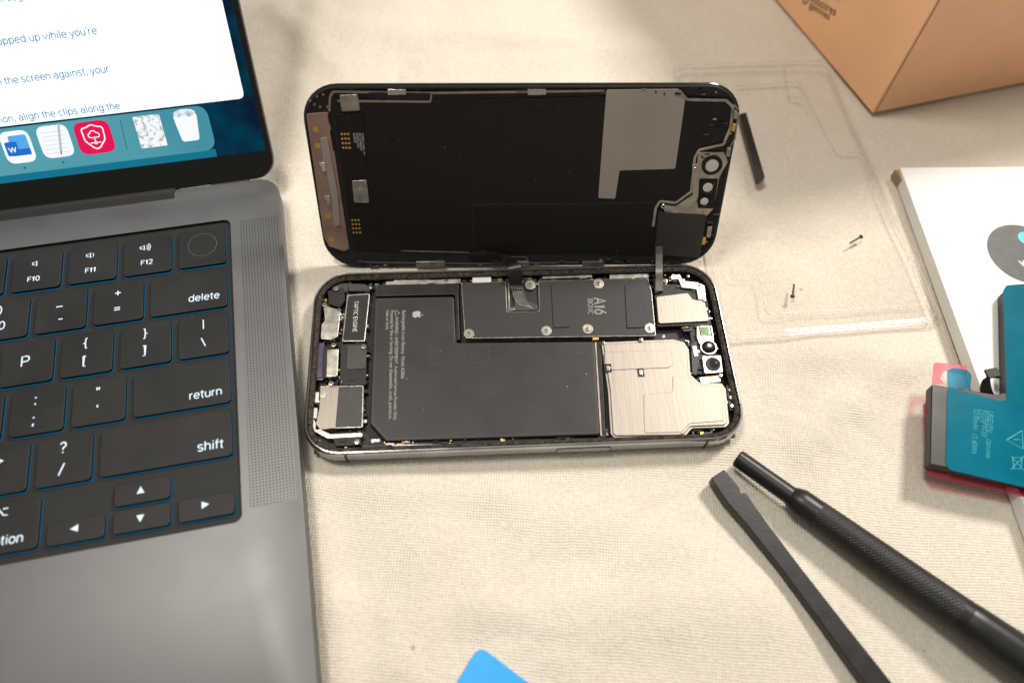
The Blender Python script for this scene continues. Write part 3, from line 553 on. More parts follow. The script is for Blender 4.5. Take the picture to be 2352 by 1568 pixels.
strokes("panel_seam",[UP([(1084,572),(1085,470),(1498,466)],DS,.14)],.1,.14,fine,DS,dp)
for p in((728,222),(742,218),(722,240),(735,246),(712,232),(1645,212),(752,246)):
    x,y=unp(*p,DS,.1); prism("locating_pin",circ(x,y,.35,10),-.2,.2,M_copper,DS,dp,bev=0)
for q in([(1686,254),(1695,258),(1692,275),(1684,272)],[(1626,520),(1636,520),(1632,545),(1622,545)],[(1670,340),(1680,340),(1676,360),(1668,360)]): D("edge_clip",q,-.2,.9,M_silver,r=.2)
V=[];Fc=[];I=[]
for i in range(150):
    x=random.uniform(-70,70); s=random.random()
    if s<.4: x=random.uniform(62,71.5); y=random.uniform(6,63)
    elif s<.75: y=random.uniform(.9,3.)
    else: y=random.uniform(67,69.0)
    if abs(x)>61 and (y<6 or y>63): continue
    addbox(x,y,random.uniform(.3,2.4),random.uniform(.3,.8),-.2,random.uniform(.1,.6),random.choice((0,0,0,1,2,2)))
cc=mk("edge_fittings",V,Fc,[M_dark,M_silver,M_grey,M_gold],DS,dp,idx=I); cc["kind"]="stuff"
# flex cables
def dw(px,py,z): return DS.w(*unp(px,py,DS,z),z)
def tw(px,py,z): x,y=unp(px,py,TAB,z); return Vector((x,y,z))
ribbon("display_flex_cable",[dw(1078,586,.6),dw(1120,584,1.5),dw(1160,594,4),tw(1180,610,11.5),tw(1184,634,9.6),tw(1184,655,6.8),tw(1186,668,6.5)],
 [Vector((0,.5,1.2)),Vector((0,.6,1.5)),Vector((.8,.5,1.6)),Vector((2.2,.3,.4)),Vector((2.6,0,0)),Vector((2.4,0,0)),Vector((2.2,0,0))],.16,M_flex,ph)
ribbon("sensor_flex_cable",[dw(1514,566,1.2),dw(1514,590,2.2),tw(1514,620,10.5),tw(1514,646,8.4),tw(1513,668,6.9)],[Vector((1.3,0,0))]*5,.14,M_flexg,ph)
# ------------------------------------------------------------------ laptop
def deckmat(name,dots=False):
    m=mat(name,(.140,.138,.138),.44,.75,.05,60,.12,4000,spec=.3)
    if dots:
        nt=m.node_tree; N=nt.nodes; L=nt.links; b=N["Principled BSDF"]
        tc=N.new("ShaderNodeTexCoord"); sc=N.new("ShaderNodeVectorMath"); sc.operation='SCALE'; sc.inputs["Scale"].default_value=1/.00102; L.new(tc.outputs["Object"],sc.inputs[0])
        fr=N.new("ShaderNodeVectorMath"); fr.operation='FRACTION'; L.new(sc.outputs[0],fr.inputs[0])
        su=N.new("ShaderNodeVectorMath"); su.operation='SUBTRACT'; su.inputs[1].default_value=(.5,.5,0); L.new(fr.outputs[0],su.inputs[0])
        mk_=N.new("ShaderNodeVectorMath"); mk_.operation='MULTIPLY'; mk_.inputs[1].default_value=(1,1,0); L.new(su.outputs[0],mk_.inputs[0])
        le=N.new("ShaderNodeVectorMath"); le.operation='LENGTH'; L.new(mk_.outputs[0],le.inputs[0])
        lt=N.new("ShaderNodeMath"); lt.operation='GREATER_THAN'; lt.inputs[1].default_value=.22; L.new(le.outputs["Value"],lt.inputs[0])
        old=b.inputs["Base Color"].links[0].from_socket
        mx=N.new("ShaderNodeMix"); mx.data_type='RGBA'; mx.inputs[6].default_value=(.012,.012,.012,1); L.new(lt.outputs[0],mx.inputs[0]); L.new(old,mx.inputs[7]); L.new(mx.outputs[2],b.inputs["Base Color"])
    return m
M_deck=deckmat("space_grey_aluminium"); M_grille=deckmat("perforated_aluminium",True)
M_key=mat("keycap_black",(.0125,.0117,.011),.48,0,.35,60,.15,3500,dust=90,dcol=(.09,.087,.082),spec=.25)
M_well=mat("keyboard_well",(.014,.0135,.013),.6,0,.1,spec=.3)
M_leg=emit("backlit_legend",(.78,.90,1.),1.2)
M_glow=emit("key_backlight_blue",(.0,.26,.55),.55)
lap=thing("laptop",LP,"dark grey open laptop with backlit black keys and lit screen","laptop")
def LR(o,z,r=8): return (rr(-136.9,-80.5,156.3-o,110.1-o,r-o*.5),z)
WR=(-137.6,-47.0,138.4,58.6)
def WRr(o,z,r=2.6): return (rr(WR[0],WR[1],WR[2]-o,WR[3]-o,r),z)
deck=loft("base",[LR(4,.6),LR(1,1.6),LR(0,4),LR(0,10.5),LR(.2,10.9),LR(.45,11.0),WRr(-.1,11.0),WRr(0,10.9),WRr(.05,9.8)],[M_deck,M_well],LP,lap,idx=[0,0,0,0,0,0,0,1,1,1])
sheet("speaker_grille",[(4.0,10.5),(18.0,10.5),(17.5,-102),(3.4,-102)],11.04,M_grille,LP,deck)
PT=19.05; PV=18.84
def key(u0,u1,r0,r1,legend=None):
    """u in key units from the right edge, r rows from the top"""
    g=1.12; x0=u0*PT+g; x1=u1*PT-g; y1=-(r0-.5)*PV-g; y0=-(r1-.5)*PV+g
    pts=[(x0,y0),(x1,y0),(x1,y1),(x0,y1)]
    k=prism("key",pts,9.9,11.35,M_key,LP,lap,r=1.7,bev=.35,seg=3)
    e=.07; q=[(x0-e,y0-e),(x1+e,y0-e),(x1+e,y1+e),(x0-e,y1+e)]
    prism("key_backlight",q,9.85,10.12,M_glow,LP,k,r=1.8,bev=0)
    return k
ZK=11.4
def kt(k,s,px,py,size,wt=.10):
    o=unp(px,py,LP,ZK)
    stext(s,(o[0]-5,o[1]-size*.36),(o[0]+5,o[1]-size*.36),ZK,M_leg,LP,k,name="legend",size=size,wt=wt,local=True)
K={}
K['touch']=key(-1,0,0,1); K['f12']=key(-2,-1,0,1); K['f11']=key(-3,-2,0,1); K['f10']=key(-4,-3,0,1); K['f9']=key(-5,-4,0,1); key(-6,-5,0,1); key(-7,-6,0,1)
K['delete']=key(-1.5,0,1,2); K['=']=key(-2.5,-1.5,1,2); K['-']=key(-3.5,-2.5,1,2); K['0']=key(-4.5,-3.5,1,2); K['9']=key(-5.5,-4.5,1,2); key(-6.5,-5.5,1,2)
K['\\']=key(-1,0,2,3); K[']']=key(-2,-1,2,3); K['[']=key(-3,-2,2,3); K['p']=key(-4,-3,2,3); K['o']=key(-5,-4,2,3); key(-6,-5,2,3)
K['ret']=key(-1.75,0,3,4); K["'"]=key(-2.75,-1.75,3,4); K[';']=key(-3.75,-2.75,3,4); K['l']=key(-4.75,-3.75,3,4); key(-5.75,-4.75,3,4)
K['shift']=key(-2.25,0,4,5); K['/']=key(-3.25,-2.25,4,5); K['.']=key(-4.25,-3.25,4,5); key(-5.25,-4.25,4,5)
def arrow(u0,u1,c):
    g=1.12; x0=u0*PT+g; x1=u1*PT-g; cy=-(c)*PV; h=3.75
    k=prism("key",[(x0,cy-h),(x1,cy-h),(x1,cy+h),(x0,cy+h)],9.9,11.35,M_key,LP,lap,r=1.5,bev=.35,seg=3)
    e=.07; prism("key_backlight",[(x0-e,cy-h-e),(x1+e,cy-h-e),(x1+e,cy+h+e),(x0-e,cy+h+e)],9.85,10.12,M_glow,LP,k,r=1.6,bev=0)
    return k
K['right']=arrow(-1,0,5.26); K['up']=arrow(-2,-1,4.80); K['down']=arrow(-2,-1,5.26); K['left']=arrow(-3,-2,5.26); K['opt']=key(-4,-3,5,6); key(-5.25,-4,5,6)
kt(K['f12'],"F12",337,602,2.7,.12);kt(K['f11'],"F11",208,620,2.7,.12);kt(K['f10'],"F10",77,640,2.7,.12)
kt(K['='],"+",271,672,4.4);kt(K['='],"=",269,708,4.4);kt(K['-'],"_",137,700,4.4);kt(K['-'],"-",139,731,4.4)
kt(K['0'],")",2,712,4.2);kt(K['0'],"0",4,747,4.2);kt(K['p'],"P",58,829,5.2,.09)
kt(K['['],"{",197,787,4.2);kt(K['['],"[",194,828,4.2);kt(K[']'],"}",333,765,4.2);kt(K[']'],"]",331,804,4.2)
kt(K['\\'],"|",467,744,4.0);kt(K['\\'],"\\",467,785,4.2)
kt(K[';'],":",82,916,5.4);kt(K[';'],";",77,962,5.4);kt(K["'"],'"',225,900,4.8);kt(K["'"],"'",223,941,4.8)
kt(K['/'],"?",145,1027,4.8);kt(K['/'],"/",141,1077,4.8);kt(K['.'],">",-2,1058,4.6)
def ktl(k,s,a,b): stext(s,a,b,ZK,M_leg,LP,k,name="legend",wt=.10)
ktl(K['delete'],"delete",(434,693),(503,684)); ktl(K['ret'],"return",(436,917),(509,905)); ktl(K['shift'],"shift",(455,1036),(512,1027)); ktl(K['opt'],"option",(-35,1256),(51,1243))
x,y=unp(2,1176,LP,ZK); strokes("legend",[[(x-2,y+1),(x-.7,y+1),(x+.9,y-1.1),(x+2,y-1.1)],[(x+.5,y+1),(x+2,y+1)]],.36,ZK,M_leg,LP,K['opt'])
def tri(k,px,py,kind):
    x,y=unp(px,py,LP,ZK); s=1.15
    P={'l':[(-s,0),(s,s),(s,-s)],'r':[(s,0),(-s,s),(-s,-s)],'u':[(0,s),(s,-s),(-s,-s)],'d':[(0,-s),(s,s),(-s,s)]}[kind]
    sheet("legend",[(x+a,y+b) for a,b in P],ZK,M_leg,LP,k)
tri(K['left'],170,1213,'l');tri(K['up'],323,1124,'u');tri(K['down'],322,1190,'d');tri(K['right'],472,1158,'r')
def spk(k,px,py,n):
    x,y=unp(px,py,LP,ZK); x-=n*.35
    L_=[[(x-1.2,y-.45),(x-.6,y-.45),(x+.2,y-1.1),(x+.2,y+1.1),(x-.6,y+.45),(x-1.2,y+.45),(x-1.2,y-.45)]]
    strokes("legend",L_,.26,ZK,M_leg,LP,k)
    if n: strokes("legend",[circ(x+.2,y,.55+.55*(i+1),9,-48,48) for i in range(n)],.25,ZK,M_leg,LP,k)
spk(K['f10'],83,605,0);spk(K['f11'],209,586,1);spk(K['f12'],337,568,3)
M_ring=mat("sensor_ring_grey",(.10,.098,.095),.4,.3)
x,y=unp(465,562,LP,ZK); prism("fingerprint_sensor",circ(x,y,4.9,40),11.3,11.38,M_black,LP,K['touch'],bev=.03); strokes("sensor_ring",[circ(x,y,5.05,48)],.18,11.41,M_ring,LP,K['touch'],closed=True)
# hinge and lid
hg=prism("hinge_cover",[(-254,25.2),(-19.3,25.2),(-19.3,29.4),(-254,29.4)],9,11.06,M_well,LP,lap,bev=.1)
lathe("hinge",[(0,0.01),(0,4.2),(235,4.2),(235,0.01)],LP.w(-254,30,7.2),LP.w(-19,30,7.2),M_well,lap)
lathe("hinge",[(0,0.01),(0,3.2),(14,3.2),(14,0.01)],LP.w(-6,30.6,7.8),LP.w(8,30.6,7.8),M_well,lap)
def LQ(o,z,r=8): return (rr(-136.9,110.5,156.3-o,110.5-o,r-o*.3),z)
M_bezel=mat("screen_bezel",(.006,.006,.006),.22,0,.1,coat=.2)
lid=loft("lid",[LQ(1.5,-4.6),LQ(.2,-3.6),LQ(0,-.6),LQ(.4,-.1),LQ(1.0,0)],[M_deck,M_bezel],LD,lap,idx=[0,0,0,1,1])
M_wall=emit("screen_wallpaper",(.004,.012,.03),1.,col2=(.0,.05,.095),vs=60)
M_page=emit("screen_page",(.86,.955,1.),1.18); M_txt=emit("screen_text",(.0,.15,.42),.9)
M_dock=emit("screen_dock",(.07,.33,.43),.85,col2=(.12,.42,.50),vs=14); M_ws=emit("screen_white",(.95,.98,1.),1.0); M_wg=emit("screen_pale_grey",(.55,.62,.68),.9)
M_blu=emit("screen_blue",(.02,.16,.60),1.); M_blu2=emit("screen_light_blue",(.10,.40,.85),1.); M_red=emit("screen_red",(.80,.01,.09),1.); M_dk=emit("screen_dark",(.02,.10,.14),1.); M_low=emit("screen_teal_low",(.01,.19,.30),.9)
c=unp(610,346,LD,.05); yb=c[1]; xr=c[0]
scr=sheet("screen",[(xr,yb),(xr,yb+196),(xr-302,yb+196),(xr-302,yb)],.05,M_wall,LD,lid,r=0)
wx,wy=unp(562,226,LD,.1); wl=xr-302
sheet("document_page",[(wx,wy),(wx,yb+190),(wx-260,yb+190),(wx-260,wy)],.10,M_page,LD,scr,r=2.2)
dx,dy=unp(487,300,LD,.15); _,d_t=unp(470,241,LD,.15); _,d_b=unp(478,346,LD,.15)
sheet("wallpaper_low_band",[(dx-.5,yb+.05),(dx-.5,d_b+.3),(dx-240,d_b+.3),(dx-240,yb+.05)],.12,M_low,LD,scr)  # teal strip of the wallpaper showing below the dock
sheet("dock_bar",[(dx,d_b),(dx,d_t),(dx-240,d_t),(dx-240,d_b)],.15,M_dock,LD,scr,r=4.5)
T=lambda s,a,b,**k: stext(s,a,b,.17,M_txt,LD,scr,wt=.075,**k)
T("opped up while you're",(-4,104),(223,78)); T("n the screen against, your",(-5,196),(251,166)); T("tion, align the clips along the",(-3,283),(276,250)); T("the right edge of the",(-70,12),(125,-8))
def ico(cx,cy,w,h,m,z,r,n): 
    X,Y,A,B=lb(cx,cy,w,h,LD,z); sheet(n,box4(X,Y,A,B),z,m,LD,scr,r=r); return X,Y,A,B
X,Y,A,B=ico(41,338,70,72,M_ws,.2,3,"app_icon"); sheet("app_icon_mark",box4(X+A*.08,Y+B*.05,A*.62,B*.62),.24,M_blu2,LD,scr,r=.8); sheet("app_icon_mark",box4(X+A*.08,Y-B*.17,A*.62,B*.2),.26,M_blu,LD,scr,r=.4); sheet("app_icon_mark",box4(X-A*.2,Y-B*.04,A*.42,B*.44),.28,M_blu,LD,scr,r=.8)
text("W",(X-A*.34,Y-B*.15),(X-A*.06,Y-B*.15),.30,M_ws,LD,scr,local=True,bold=.02)
X,Y,A,B=ico(127,325,74,72,M_ws,.2,3,"app_icon"); strokes("note_lines",[[(X-A*.36,Y+B*(.3-.13*i)),(X+A*.36,Y+B*(.3-.13*i))] for i in range(6)],.14,.22,M_wg,LD,scr)
strokes("pen_mark",[[(X+A*.28,Y+B*.52),(X+A*.08,Y-B*.30)]],.9,.28,M_wg,LD,scr); strokes("pen_mark",[[(X+A*.08,Y-B*.30),(X+A*.05,Y-B*.42)]],.4,.28,M_dk,LD,scr)
X,Y,A,B=ico(217,316,84,73,M_red,.2,3.2,"app_icon")
shd=rpoly([(X,Y+B*.40),(X+A*.14,Y+B*.33),(X+A*.30,Y+B*.30),(X+A*.28,Y-B*.08),(X,Y-B*.42),(X-A*.28,Y-B*.08),(X-A*.30,Y+B*.30),(X-A*.14,Y+B*.33)],2.0,6)
strokes("shield_mark",[shd],.48,.23,M_ws,LD,scr,closed=True)
cl=circ(X-A*.09,Y+B*.07,A*.065,10,270,90)+circ(X-A*.01,Y+B*.12,A*.085,10,160,20)+circ(X+A*.09,Y+B*.07,A*.065,10,90,-90)
strokes("cloud_mark",[cl+[cl[0]],[(X,Y+B*.0),(X,Y-B*.12)],circ(X,Y-B*.16,A*.035,8)+[(X+A*.035,Y-B*.16)],[(X-A*.15,Y-B*.16),(X-A*.05,Y-B*.16)],[(X+A*.05,Y-B*.16),(X+A*.15,Y-B*.16)]],.36,.23,M_ws,LD,scr)
strokes("dock_divider",[UP([(276,275),(292,345)],LD,.2)],.22,.2,M_dk,LD,scr)
M_pg=emit("screen_thumbnail",(.94,.96,.97),1.,col2=(.45,.49,.50),vs=700,r0=.5,r1=.62)
ico(345,302,62,72,M_pg,.2,.4,"document_thumbnail")
X,Y,A,B=lb(430,288,56,72,LD,.2)
sheet("trash_bin",[(X-A*.5,Y+B*.36),(X+A*.5,Y+B*.36),(X+A*.36,Y-B*.5),(X-A*.36,Y-B*.5)],.2,M_ws,LD,scr,r=1.2)
M_tr=emit("screen_paper_balls",(.9,.95,.98),1.,col2=(.30,.42,.50),vs=500)
sheet("trash_paper",[(X+A*.46*math.cos(t*.42),Y+B*.38+B*.13*math.sin(t*.42)) for t in range(15)],.23,M_tr,LD,scr)
for px,py in((57,386),(145,373)):
    x,y=unp(px,py,LD,.2); sheet("running_dot",circ(x,y,.4,10),.2,M_dk,LD,scr)
# ------------------------------------------------------------------ peach cardboard box
A=Vector(unp(2003,262,TAB)); B=Vector(unp(1780,0,TAB)); C=Vector(unp(2352,192,TAB))
e1=(B-A).normalized(); e2=(C-A).normalized(); hb=115.
q=[A,A+e1*150,A+e1*150+e2*170,A+e2*170]
M_peach=mat("peach_cardboard",(.96,.545,.30),.5,0,.04,40,.1,700)
pb=thing("cardboard_box",Fr((A.x,A.y,0)),"tall peach coloured cardboard box with small dark print","cardboard box")
pc=prism("carton",[tuple(v) for v in q],.2,hb,M_peach,TAB,pb,bev=.7,seg=3)
M_edge=mat("pale_card_edge",(.45,.26,.15),.7,0,.05)
mk("folded_edge",[(A.x+.75,A.y+.0,.4),(A.x+1.3,A.y+.1,.4),(A.x+1.3,A.y+.1,hb-1),(A.x+.75,A.y-.0,hb-1)],[[0,1,2,3]],M_edge,Fr((0,-.12,0)),pc)
zf=Vector((0,0,1)); BF=Fr((A.x,A.y,0),Matrix((-Vector((e1.x,e1.y,0)),zf,(-Vector((e1.x,e1.y,0))).cross(zf))).transposed())
M_btx=mat("box_print",(.13,.07,.04),.6)
text("accessoires",(1838,-10),(1918,38),.25,M_btx,BF,pc); text("ur gammes",(1842,8),(1904,47),.25,M_btx,BF,pc)
x,y=unp(1925,-6,BF,.25); sheet("logo_mark",circ(x,y,1.7,16),.25,M_inkw,BF,pc)
# ------------------------------------------------------------------ white box
ZW=6.2
W1=Vector(unp(2372,1300,TAB,0)); 
W0b=Vector(unp(2052,408,TAB,0)); dW=(W1-W0b).normalized(); nW=Vector((-dW.y,dW.x))
if nW.x<0: nW=-nW
wbx=thing("white_box",Fr((W0b.x,W0b.y,0)),"flat white cardboard box with round dark logo on top","box")
M_wh=mat("white_card",(.76,.745,.715),.5,0,.03,30,.05,900); M_brown=mat("raw_cardboard",(.30,.20,.11),.8,0,.1)
q=[W0b,W0b+dW*190,W0b+dW*190+nW*130,W0b+nW*130]
wc=prism("box_body",[tuple(v) for v in q],.2,ZW,M_wh,TAB,wbx,bev=.3)
cf=[W0b-dW*.3-nW*.15,W0b+dW*5.5-nW*.15,W0b-dW*.3-nW*1.4]
prism("torn_flap",[tuple(v) for v in cf],.3,4.6,M_brown,TAB,wbx,bev=.1)
x,y=unp(2352,582,TAB,ZW+.1); M_logo=mat("logo_dark_grey",(.045,.043,.045),.5); M_cy=mat("logo_cyan",(.05,.60,.75),.5)
rl=abs(unp(2352,582,TAB,ZW+.1)[0]-unp(2271,582,TAB,ZW+.1)[0])
sheet("round_logo",circ(x,y,rl,48),ZW+.06,M_logo,TAB,wc)
sheet("logo_mark",circ(*unp(2356,547,TAB,ZW+.12),3.0,24),ZW+.14,M_cy,TAB,wc); text("wenew",(2344,612),(2440,606),ZW+.12,M_inkw,TAB,wc,bold=.02)
# ------------------------------------------------------------------ replacement battery
ZT=11.2
rb=thing("replacement_battery",Fr((unp(2250,1000,TAB,6)[0],unp(2250,1000,TAB,6)[1],6.2)),"black battery with teal protective film resting on the white box","battery")
body=[(2140,882),(2290,905),(2312,900),(2306,668),(2400,640),(2520,640),(2520,1150),(2352,1112),(2136,1066)]
rbb=pp("cell",body,ZW+.35,ZT-.15,M_batt,TAB,rb,r=.8,bev=.5,seg=3)
M_teal=mat("teal_film",(.0,.125,.19),.22,0,.16,45,.08,300,spec=.07)
pp("teal_film",[(2176,888),(2296,920),(2312,918),(2304,668),(2312,655),(2400,648),(2520,648),(2520,1160),(2352,1118),(2180,1078),(2172,1062)],ZT-.12,ZT+.05,M_teal,TAB,rb,r=1.5,bev=.04)
M_tealc=clear("teal_film_clear",(.10,.52,.68),.0,.2,.2,.15,(.0,.35,.5)); M_pink=clear("pink_film",(.97,.50,.56),.0,.2,.2,.15,(.9,.25,.35)) 
pp("pull_tab",[(2176,850),(2190,844),(2222,850),(2232,862),(2228,893),(2176,890)],ZT-.9,ZT-.75,M_tealc,TAB,rb,r=1.2,bev=0)
pp("pink_liner",[(2145,832),(2218,838),(2224,856),(2208,860),(2170,850),(2158,870),(2172,880),(2140,884)],ZT-1.6,ZT-1.45,M_pink,TAB,rb,r=1,bev=0)
pp("pink_liner",[(2120,925),(2145,930),(2145,1078),(2352,1126),(2520,1165),(2520,1182),(2352,1140),(2142,1096),(2128,1086)],ZW-.0+.08,ZW+.2,M_pink,TAB,rb,r=1.2,bev=0)
fx=[tw(2268,905,ZT-1),tw(2264,890,ZT+1),tw(2266,866,ZT+3.2),tw(2280,858,ZT+3.6),tw(2298,860,ZT+2.6)]
ribbon("connector_flex",fx,[Vector((2.4,-.3,0)),Vector((2.0,0,0)),Vector((1.4,.8,0)),Vector((.3,1.6,0)),Vector((0,1.7,0))],.25,M_flex,rb)
pp("connector",[(2262,848),(2290,843),(2300,862),(2272,868)],ZT+3.4,ZT+4.3,M_dark,TAB,rb,r=.4)
M_tp=mat("teal_print",(.06,.32,.38),.5,spec=.1); zq=ZT+.09
for i,(s,a,b) in enumerate((("LRSE1P1J",(2270,943),(2267,990)),("4379SP3C53",(2259,940),(2255,1000)),("3 07L7",(2248,938),(2246,966)),("3210mAh  12.40Wh",(2237,938),(2231,1040)),("CBSNS88B",(2266,1006),(2264,1050)))):
    text(s,a,b,zq+.002*i,M_tp,TAB,rb,hs=1.2)
strokes("warning_triangle",[UP([(2312,1010),(2348,988),(2350,1030)],TAB,zq)],.32,zq,M_tp,TAB,rb,closed=True)
strokes("warning_mark",[UP([(2328,1009),(2340,1009)],TAB,zq),UP([(2343,1009),(2345,1009)],TAB,zq)],.32,zq,M_tp,TAB,rb)
strokes("bin_symbol",[UP([(2325,1050),(2348,1050),(2344,1076),(2330,1076),(2325,1050)],TAB,zq),UP([(2322,1078),(2352,1046)],TAB,zq),UP([(2322,1046),(2352,1080)],TAB,zq)],.25,zq,M_tp,TAB,rb)
# ------------------------------------------------------------------ clear plastic tray
M_clear=clear("clear_plastic",(.988,.988,.985),.0,.10,.40,.012); M_clr2=clear("clear_plastic_edge",(.955,.95,.935),.02,.10,.7,.14)  # edge plastic has white diffuse mixed in, standing in for lamp glints
ty=thing("plastic_tray",TAB,"thin clear plastic packaging tray lying on the cloth","plastic tray")
def ty_ring(pix,z): return (rpoly(UP(pix,TAB,z),4,6),z)
o1=[(1545,150),(1900,140),(2166,740),(1660,782)]
def shr(P,k):
    cx=sum(p[0] for p in P)/4; cy=sum(p[1] for p in P)/4; return [(cx+(p[0]-cx)*k,cy+(p[1]-cy)*k) for p in P]
loft("tray_shell",[ty_ring(o1,1.7),ty_ring(shr(o1,.99),1.75),ty_ring(shr(o1,.983),2.7),ty_ring(shr(o1,.945),2.8),ty_ring(shr(o1,.935),1.5),ty_ring(shr(o1,.93),1.3)],M_clear,TAB,ty,capA=False,capB=True,smooth=50)
def rid(pix,w=.9,h=.5,z=1.45,close=False):
    P=rpoly(UP(pix,TAB,z),4,6) if close else rline(UP(pix,TAB,z),2.5,6)
    if close: P=P+[P[0]]
    V=[];Fc=[]
    for i,p in enumerate(P):
        a=Vector(P[max(0,i-1)]);c=Vector(P[min(len(P)-1,i+1)]); d=(c-a).normalized(); n=Vector((-d.y,d.x))*w/2; p=Vector(p)
        V+=[(p.x+n.x,p.y+n.y,z),(p.x+n.x*.4,p.y+n.y*.4,z+h),(p.x-n.x*.4,p.y-n.y*.4,z+h),(p.x-n.x,p.y-n.y,z)]
    for i in range(len(P)-1):
        for k in range(3): Fc.append([4*i+k,4*i+k+1,4*i+4+k+1,4*i+4+k])
    mk("tray_ridge",V,Fc,M_clr2,TAB,ty,0,60)
rid(shr(o1,1.0),.45,.3,1.7,True); rid(shr(o1,.965),.6,.4,2.8,True)
rid([(1672,600),(1684,632),(1746,628),(1762,722),(2130,700)],.7,.3); rid([(1690,200),(1838,190),(1925,352),(1975,350),(2058,540)],.7,.4); rid([(1800,150),(1812,225),(1840,228)],.8,.5)
# ------------------------------------------------------------------ small things
M_tool=mat("black_tool_plastic",(.010,.0095,.009),.38,0,.2,200,.15,900,dust=60,dcol=(.05,.05,.045),spec=.4)
st=pp("plastic_strip",[(1698,262),(1714,258),(1757,406),(1741,415)],1.6,4.4,M_tool,TAB,None,r=.3,bev=.3); tag(st,"short black plastic strip lying on the clear tray","plastic strip")
def tiny(a,b,z,lab):
    A=tw(*a,z);B=tw(*b,z); L=(B-A).length
    o=lathe("loose_screw",[(0,.02),(0,.75),(.5,.85),(.6,.38),(L-.3,.36),(L,.1)],A,B,M_grey,None,n=14); tag(o,lab,"screw","loose screws from the phone")
tiny((1979,543),(1951,559),2.2,"tiny dark screw lying on the clear tray"); tiny((1820,682),(1824,652),2.2,"tiny dark screw lying on the clear tray")
# pick
pk=pp("opening_pick",[(1100,1480),(1228,1578),(1300,1690),(1100,1770),(1000,1650)],.7,1.5,mat("blue_plastic",(.01,.33,.75),.4,0,.05,spec=.4),TAB,None,r=3.4,bev=.25); tag(pk,"bright blue rounded plastic opening pick on the cloth","opening pick")
# spudger
sp_=thing("pry_tool",Fr((*unp(1660,1090,TAB),0)),"thin black plastic pry tool with flat chisel tip","pry tool")
outl=[(1633,1097),(1664,1077),(1698,1118),(1701,1132),(1714,1131),(1720,1140),(1752,1186),(1842,1305),(1948,1440),(2044,1560),(2150,1690),(2112,1716),(1990,1572),(1892,1436),(1796,1306),(1712,1200),(1668,1150)]
pp("handle",outl,.6,4.8,M_tool,TAB,sp_,r=.6,bev=2.0,seg=5)
pp("chisel_tip",[(1635,1098),(1664,1079),(1697,1121),(1672,1148)],.9,2.0,M_tool,TAB,sp_,r=.3,bev=.2) 
# screwdriver
M_kn=mat("knurled_plastic",(.012,.0115,.011),.42,0,.2,200,0,spec=.4)
nt=M_kn.node_tree; N=nt.nodes; L=nt.links; tcn=N.new("ShaderNodeTexCoord"); hs=[]
sx=N.new("ShaderNodeSeparateXYZ"); L.new(tcn.outputs["Object"],sx.inputs[0]); at=N.new("ShaderNodeMath"); at.operation='ARCTAN2'; L.new(sx.outputs[1],at.inputs[0]); L.new(sx.outputs[2],at.inputs[1])
xm=N.new("ShaderNodeMath"); xm.operation='MULTIPLY'; xm.inputs[1].default_value=5200; L.new(sx.outputs[0],xm.inputs[0]); am=N.new("ShaderNodeMath"); am.operation='MULTIPLY'; am.inputs[1].default_value=26; L.new(at.outputs[0],am.inputs[0])
for op in('ADD','SUBTRACT'):
    a=N.new("ShaderNodeMath"); a.operation=op; L.new(xm.outputs[0],a.inputs[0]); L.new(am.outputs[0],a.inputs[1]); s=N.new("ShaderNodeMath"); s.operation='SINE'; L.new(a.outputs[0],s.inputs[0]); hs.append(s)
mn=N.new("ShaderNodeMath"); mn.operation='MINIMUM'; L.new(hs[0].outputs[0],mn.inputs[0]); L.new(hs[1].outputs[0],mn.inputs[1]); bp=N.new("ShaderNodeBump"); bp.inputs["Strength"].default_value=.35; bp.inputs["Distance"].default_value=.0002
L.new(mn.outputs[0],bp.inputs["Height"]); L.new(bp.outputs[0],N["Principled BSDF"].inputs["Normal"])
sd=thing("screwdriver",Fr((*unp(1697,1050,TAB),0)),"black precision screwdriver with knurled grip lying on the cloth","screwdriver")
A=tw(1692,1050,3.9); B=tw(2300,1480,7.6); 
L0=(tw(1832,1146,4.6)-A).length; L1=(tw(2215,1420,6.5)-A).length
lathe("shank",[(0,.02),(0,1.9),(.15,2.6),(.6,3.0),(L0-3,3.05),(L0-1,3.2),(L0,3.4)],A,A+(B-A).normalized()*L0,M_tool,sd)
d=(B-A).normalized(); G=A+d*L0
LL=L1-L0
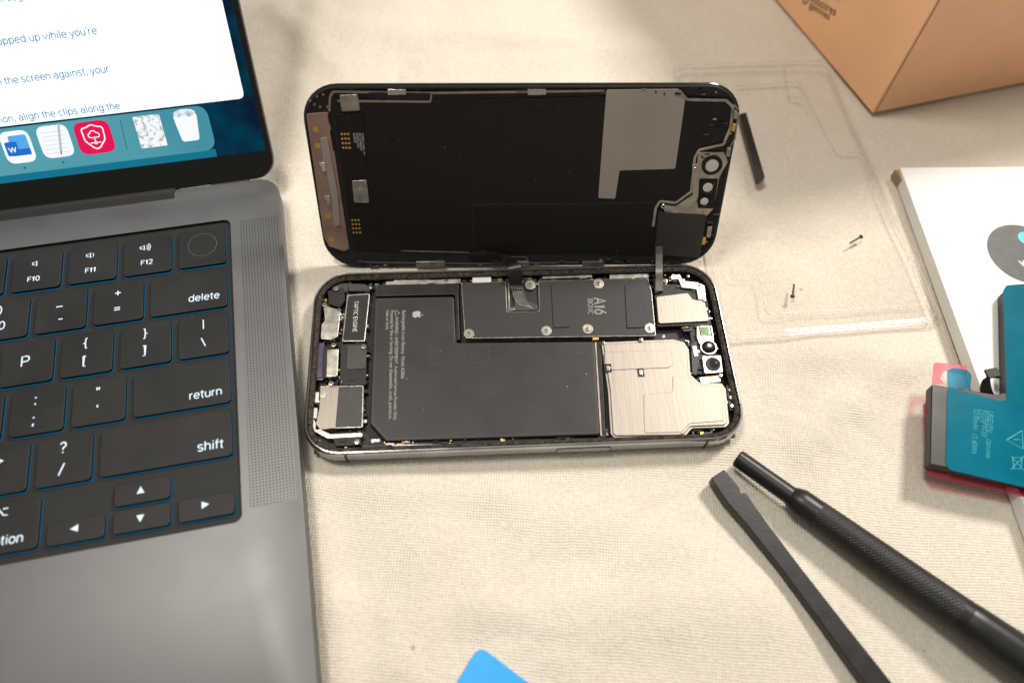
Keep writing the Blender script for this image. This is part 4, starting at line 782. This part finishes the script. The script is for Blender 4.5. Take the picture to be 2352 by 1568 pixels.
lathe("grip",[(-2.5,.02),(-2.5,3.15),(-1.5,3.7),(.5,4.4),(2,4.55),(6,4.55),(6.4,4.6),(7,4.65),(LL-3,5.7),(LL-1,5.8),(LL,5.8),(LL,.02)],G,G+d*LL,[M_tool,M_kn],sd,idx=[0,0,0,0,0,0,0,1,0,0,0])
G2=A+d*L1
lathe("handle",[(-.5,.02),(-.5,5.7),(0,5.85),(4,6.1),(20,6.8),(45,7.0),(55,6.0),(56,.02)],G2,G2+d*10,M_tool,sd)
# ------------------------------------------------------------------ world, lamps, camera
w=bpy.data.worlds.new("World"); SC.world=w; w.use_nodes=True; nt=w.node_tree; N=nt.nodes; L=nt.links; bg=N["Background"]
tc=N.new("ShaderNodeTexCoord"); sx=N.new("ShaderNodeSeparateXYZ"); L.new(tc.outputs["Generated"],sx.inputs[0]); cr=N.new("ShaderNodeValToRGB"); L.new(sx.outputs[2],cr.inputs[0])
e=cr.color_ramp.elements; e[0].position=0; e[0].color=(.22,.20,.17,1); e[1].position=1; e[1].color=(.84,.80,.73,1)
k=e.new(.6); k.color=(.19,.175,.155,1); k=e.new(.82); k.color=(.28,.265,.24,1)
L.new(cr.outputs[0],bg.inputs[0]); bg.inputs[1].default_value=.95
def lamp(n,loc,tgt,size,p,col):
    l=bpy.data.lights.new(n,'AREA'); l.shape='DISK'; l.size=size; l.energy=p; l.color=col; o=bpy.data.objects.new(n,l); COL.objects.link(o); o.location=loc
    o.rotation_euler=(Vector(tgt)-Vector(loc)).to_track_quat('-Z','Y').to_euler()
lamp("ceiling_lamp",(.62,.54,.9),(0.06,.06,0),.22,14.2,(1,.945,.865))
lamp("room_lamp",(-.26,.12,.95),(0,.05,0),.22,5.2,(1,.95,.88))
cd=bpy.data.cameras.new("camera"); co=bpy.data.objects.new("camera",cd); COL.objects.link(co); SC.camera=co
cd.lens=F/IW*36; cd.sensor_width=36; cd.clip_start=.01; cd.clip_end=20
m=CR.to_4x4(); m.translation=CAMC*MM; co.matrix_world=m
cd.dof.use_dof=True; cd.dof.aperture_fstop=6.3; cd.dof.focus_distance=.283
SC.view_settings.view_transform='Standard'; SC.view_settings.look='None'; SC.view_settings.exposure=0
